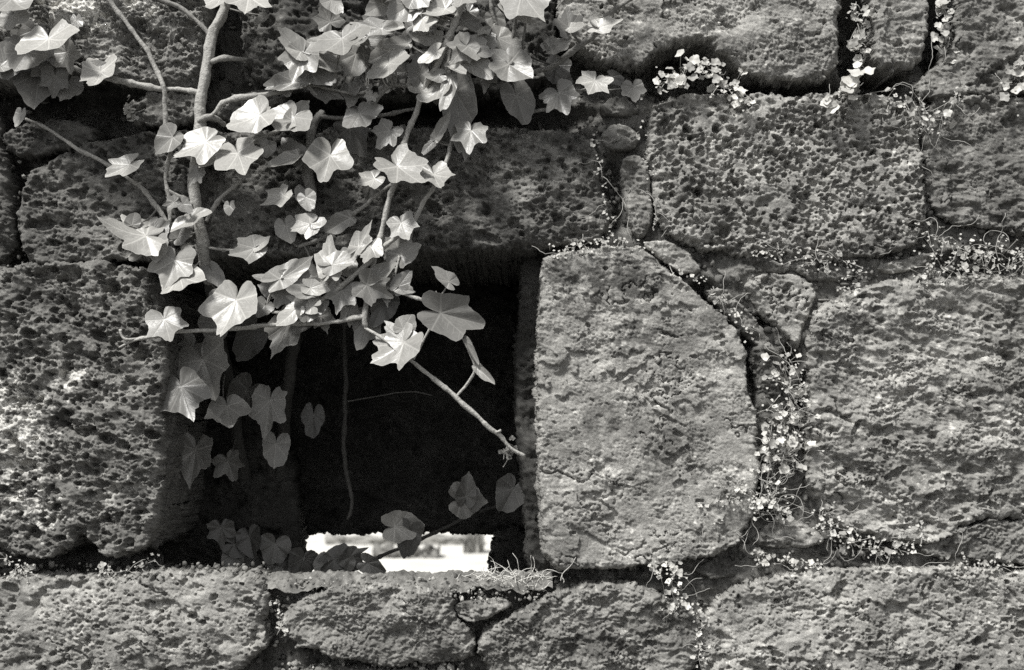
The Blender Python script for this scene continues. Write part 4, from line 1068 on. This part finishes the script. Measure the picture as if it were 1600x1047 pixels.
weed('weed hanging down the joint left of the bottom right block', [(1085, 950), (1095, 965), (1090, 990), (1095, 1030)], 13, 26, (7, 13), 0.56, (2, 18), 14, 6, 40, tiny=40)
weed('weed strip along the joint between the big right block and the bottom course', [(1290, 790), (1300, 830), (1340, 850), (1380, 860), (1420, 845), (1450, 830)], 22, 24, (7, 14), 0.55, (0, 18), 15, 12, 70, tiny=160)
weed('weed in the joint beside the small pale stone low at right', [(1170, 868), (1200, 875), (1250, 880), (1290, 890)], 14, 10, (8, 14), 0.55, (0, 14), 16, 5, 60, tiny=50)
weed('dry little weed at the bottom left joint by the left edge', [(5, 870), (25, 880), (45, 895), (10, 900)], 12, 8, (7, 12), 0.5, (-4, 14), 17, 5, 40, tiny=50)
weed('thin weed under the overhang of the left jamb stone', [(150, 890), (180, 895), (220, 888), (240, 870)], 10, 6, (7, 11), 0.45, (-8, 10), 18, 4, 40, tiny=45)
weed('threads of weed in the upright joint beside the lintel', [(925, 200), (935, 250), (945, 300), (955, 350), (940, 380)], 9, 4, (6, 10), 0.5, (-4, 14), 19, 6, 70, tiny=40)
weed('threads of weed between the narrow stone and the honeycombed block', [(1003, 190), (1008, 240), (1022, 300), (1026, 350)], 8, 4, (7, 11), 0.5, (0, 14), 20, 4, 60, tiny=30)
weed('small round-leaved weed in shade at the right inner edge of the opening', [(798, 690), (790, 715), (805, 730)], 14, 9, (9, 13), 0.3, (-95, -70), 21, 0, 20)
weed('little leafy weed on the ledge left of the thick ivy trunk', [(196, 165), (208, 180), (205, 188)], 10, 16, (6, 10), 0.5, (4, 14), 22, 1, 30, tiny=14)
weed('sprig of weed on the right end of the bottom right block', [(1480, 880), (1520, 880), (1570, 884), (1590, 890)], 12, 6, (7, 13), 0.5, (4, 16), 23, 5, 60, tiny=40)
weed('tiny weed at the joint right of the bottom left block', [(430, 940), (436, 960), (440, 990)], 9, 6, (6, 11), 0.6, (-10, 8), 24, 2, 20, tiny=25)

# dry grass and moss on the sill
def dry_grass():
    root = W(815, 905, 0.01)
    th = thing('dry_grass', 'tangle of dry grass at the right end of the window sill', 'grass', root)
    r_ = random.Random(4)
    cs, qs, ts = [], [], []; o_ = 0
    for i in range(75):
        u = r_.gauss(795, 34); v = r_.uniform(898, 920); a = r_.uniform(math.pi * 0.1, math.pi * 0.95)
        C = []; dp = r_.uniform(-0.03, 0.025)
        for k in range(9):
            C.append(W(u, v, dp)); a += r_.gauss(0, 0.25) - 0.03
            st = r_.uniform(1.5, 3.5) if i % 4 else r_.uniform(4, 8); u += st * math.cos(a); v -= st * math.sin(a) * 0.8; dp += r_.gauss(0, 0.003)
        co, q, t = tube(C, np.linspace(0.0007, 0.0003, 9), 5)
        cs.append(co); qs.append(q + o_); ts.append(t + o_); o_ += len(co)
    o = link('blades', mesh_from('blades', np.concatenate(cs) - np.array(root), np.concatenate(qs), np.concatenate(ts)), M_STRAW, th, root)
    o['kind'] = 'stuff'
dry_grass()


def lump(r_, n=8, m=5):
    th = np.arange(n) * 2 * np.pi / n; ph = np.linspace(0.12, np.pi - 0.12, m)
    T, Pp = np.meshgrid(th, ph)
    rr = 1 + 0.22 * r_.normal(size=T.shape)
    X = np.stack([rr * np.sin(Pp) * np.cos(T), rr * np.sin(Pp) * np.sin(T), rr * np.cos(Pp)], -1).reshape(-1, 3) * (0.6 + 0.6 * r_.random(3))
    i = np.arange(n * m).reshape(m, n); j = np.roll(i, -1, 1)
    q = np.stack([i[:-1], i[1:], j[1:], j[:-1]], -1).reshape(-1, 4)
    return X, q


def rubble(name, boxes, label, mat, seed):
    r_ = np.random.default_rng(seed)
    cs, qs, tn = [], [], []; o_ = 0
    for (u0, u1, v0, v1, d0, d1, n, s0, s1, t0, t1) in boxes:
        for i in range(n):
            p = np.array(W(r_.uniform(u0, u1), r_.uniform(v0, v1), r_.uniform(d0, d1) / 1000))
            X, q = lump(r_)
            s = s0 * (s1 / s0) ** (r_.random() ** 2) * 0.5 * S
            cs.append(X * s + p); qs.append(q + o_); tn.append(np.full(len(X), r_.uniform(t0, t1))); o_ += len(X)
    o = link(name, mesh_from(name, np.concatenate(cs), np.concatenate(qs), None, {'tone': np.concatenate(tn)}), mat, wall, Vector((0, 0, 0)))
    o['kind'] = 'stuff'
rubble('gravel', [
    (430, 745, 1036, 1052, -26, -4, 130, 4, 14, 0.15, 0.5),
    (415, 450, 930, 1010, -32, -14, 40, 4, 12, 0.15, 0.55),
    (700, 850, 915, 940, -20, 6, 90, 3, 9, 0.25, 0.6),
    (440, 720, 900, 925, -30, 0, 120, 3, 10, 0.12, 0.5),
    (0, 240, 880, 905, -40, -16, 80, 4, 12, 0.1, 0.35),
    (270, 420, 880, 905, -60, -10, 90, 4, 12, 0.08, 0.3),
    (930, 970, 230, 380, -36, -20, 50, 4, 12, 0.1, 0.45),
    (1170, 1270, 520, 860, -34, -18, 160, 4, 14, 0.08, 0.35),
    (1280, 1460, 835, 890, -26, -6, 130, 4, 12, 0.1, 0.4),
    (1430, 1610, 345, 430, -34, -14, 150, 4, 14, 0.06, 0.3),
    (1180, 1440, 395, 440, -26, -10, 120, 4, 10, 0.1, 0.4),
    (0, 40, 250, 420, -40, -20, 50, 4, 12, 0.1, 0.4),
], 'gravel', M_SOIL, 9)

# loose bits lodged in the joints: grit, flakes, dead leaf scraps
def joint_litter():
    g = 3.0
    U, V = np.meshgrid(np.arange(-40, 1640, g), np.arange(-40, 1090, g))
    occ = np.zeros(U.shape, bool)
    for st in STONES:
        if st['front'] < -60: continue
        occ |= poly_sdf(chaikin(st['poly'], 1), U, V) > 0.5
    free = (~occ) & ~((U > 240) & (U < 846) & (V > 385) & (V < 905))
    iy, ix = np.nonzero(free)
    r_ = np.random.default_rng(77)
    H = base_depth(U, V) + fbm(U / 60, V / 60, 301, 4) * 10 + fbm(U / 13, V / 13, 302, 4, 0.6) * 5
    cs, qs, tn = [], [], []; o_ = 0
    for k in range(3600):
        j = r_.integers(len(ix)); y, x = iy[j], ix[j]
        if U[y, x] < 900 and V[y, x] < 890 and r_.random() < 0.6: continue
        p = np.array([(U[y, x] - CU) * S, -(H[y, x] + r_.uniform(-1, 6)) * S, ZC + (CV - V[y, x]) * S])
        X, q = lump(r_, 7, 5)
        s_ = 2.2 * (14 / 2.2) ** (r_.random() ** 2.2) * 0.5 * S
        if r_.random() < 0.3: X = X * np.array([1.6, 0.7, 0.35])
        cs.append(X * s_ + p); qs.append(q + o_)
        tn.append(np.full(len(X), r_.choice([0.06, 0.1, 0.16, 0.22, 0.4], p=[.25, .3, .25, .15, .05]) * r_.uniform(0.8, 1.2))); o_ += len(X)
    o = link('joint_grit', mesh_from('joint_grit', np.concatenate(cs), np.concatenate(qs), None, {'tone': np.concatenate(tn)}, smooth=False), M_SOIL, wall, Vector((0, 0, 0)))
    o['kind'] = 'stuff'
joint_litter()
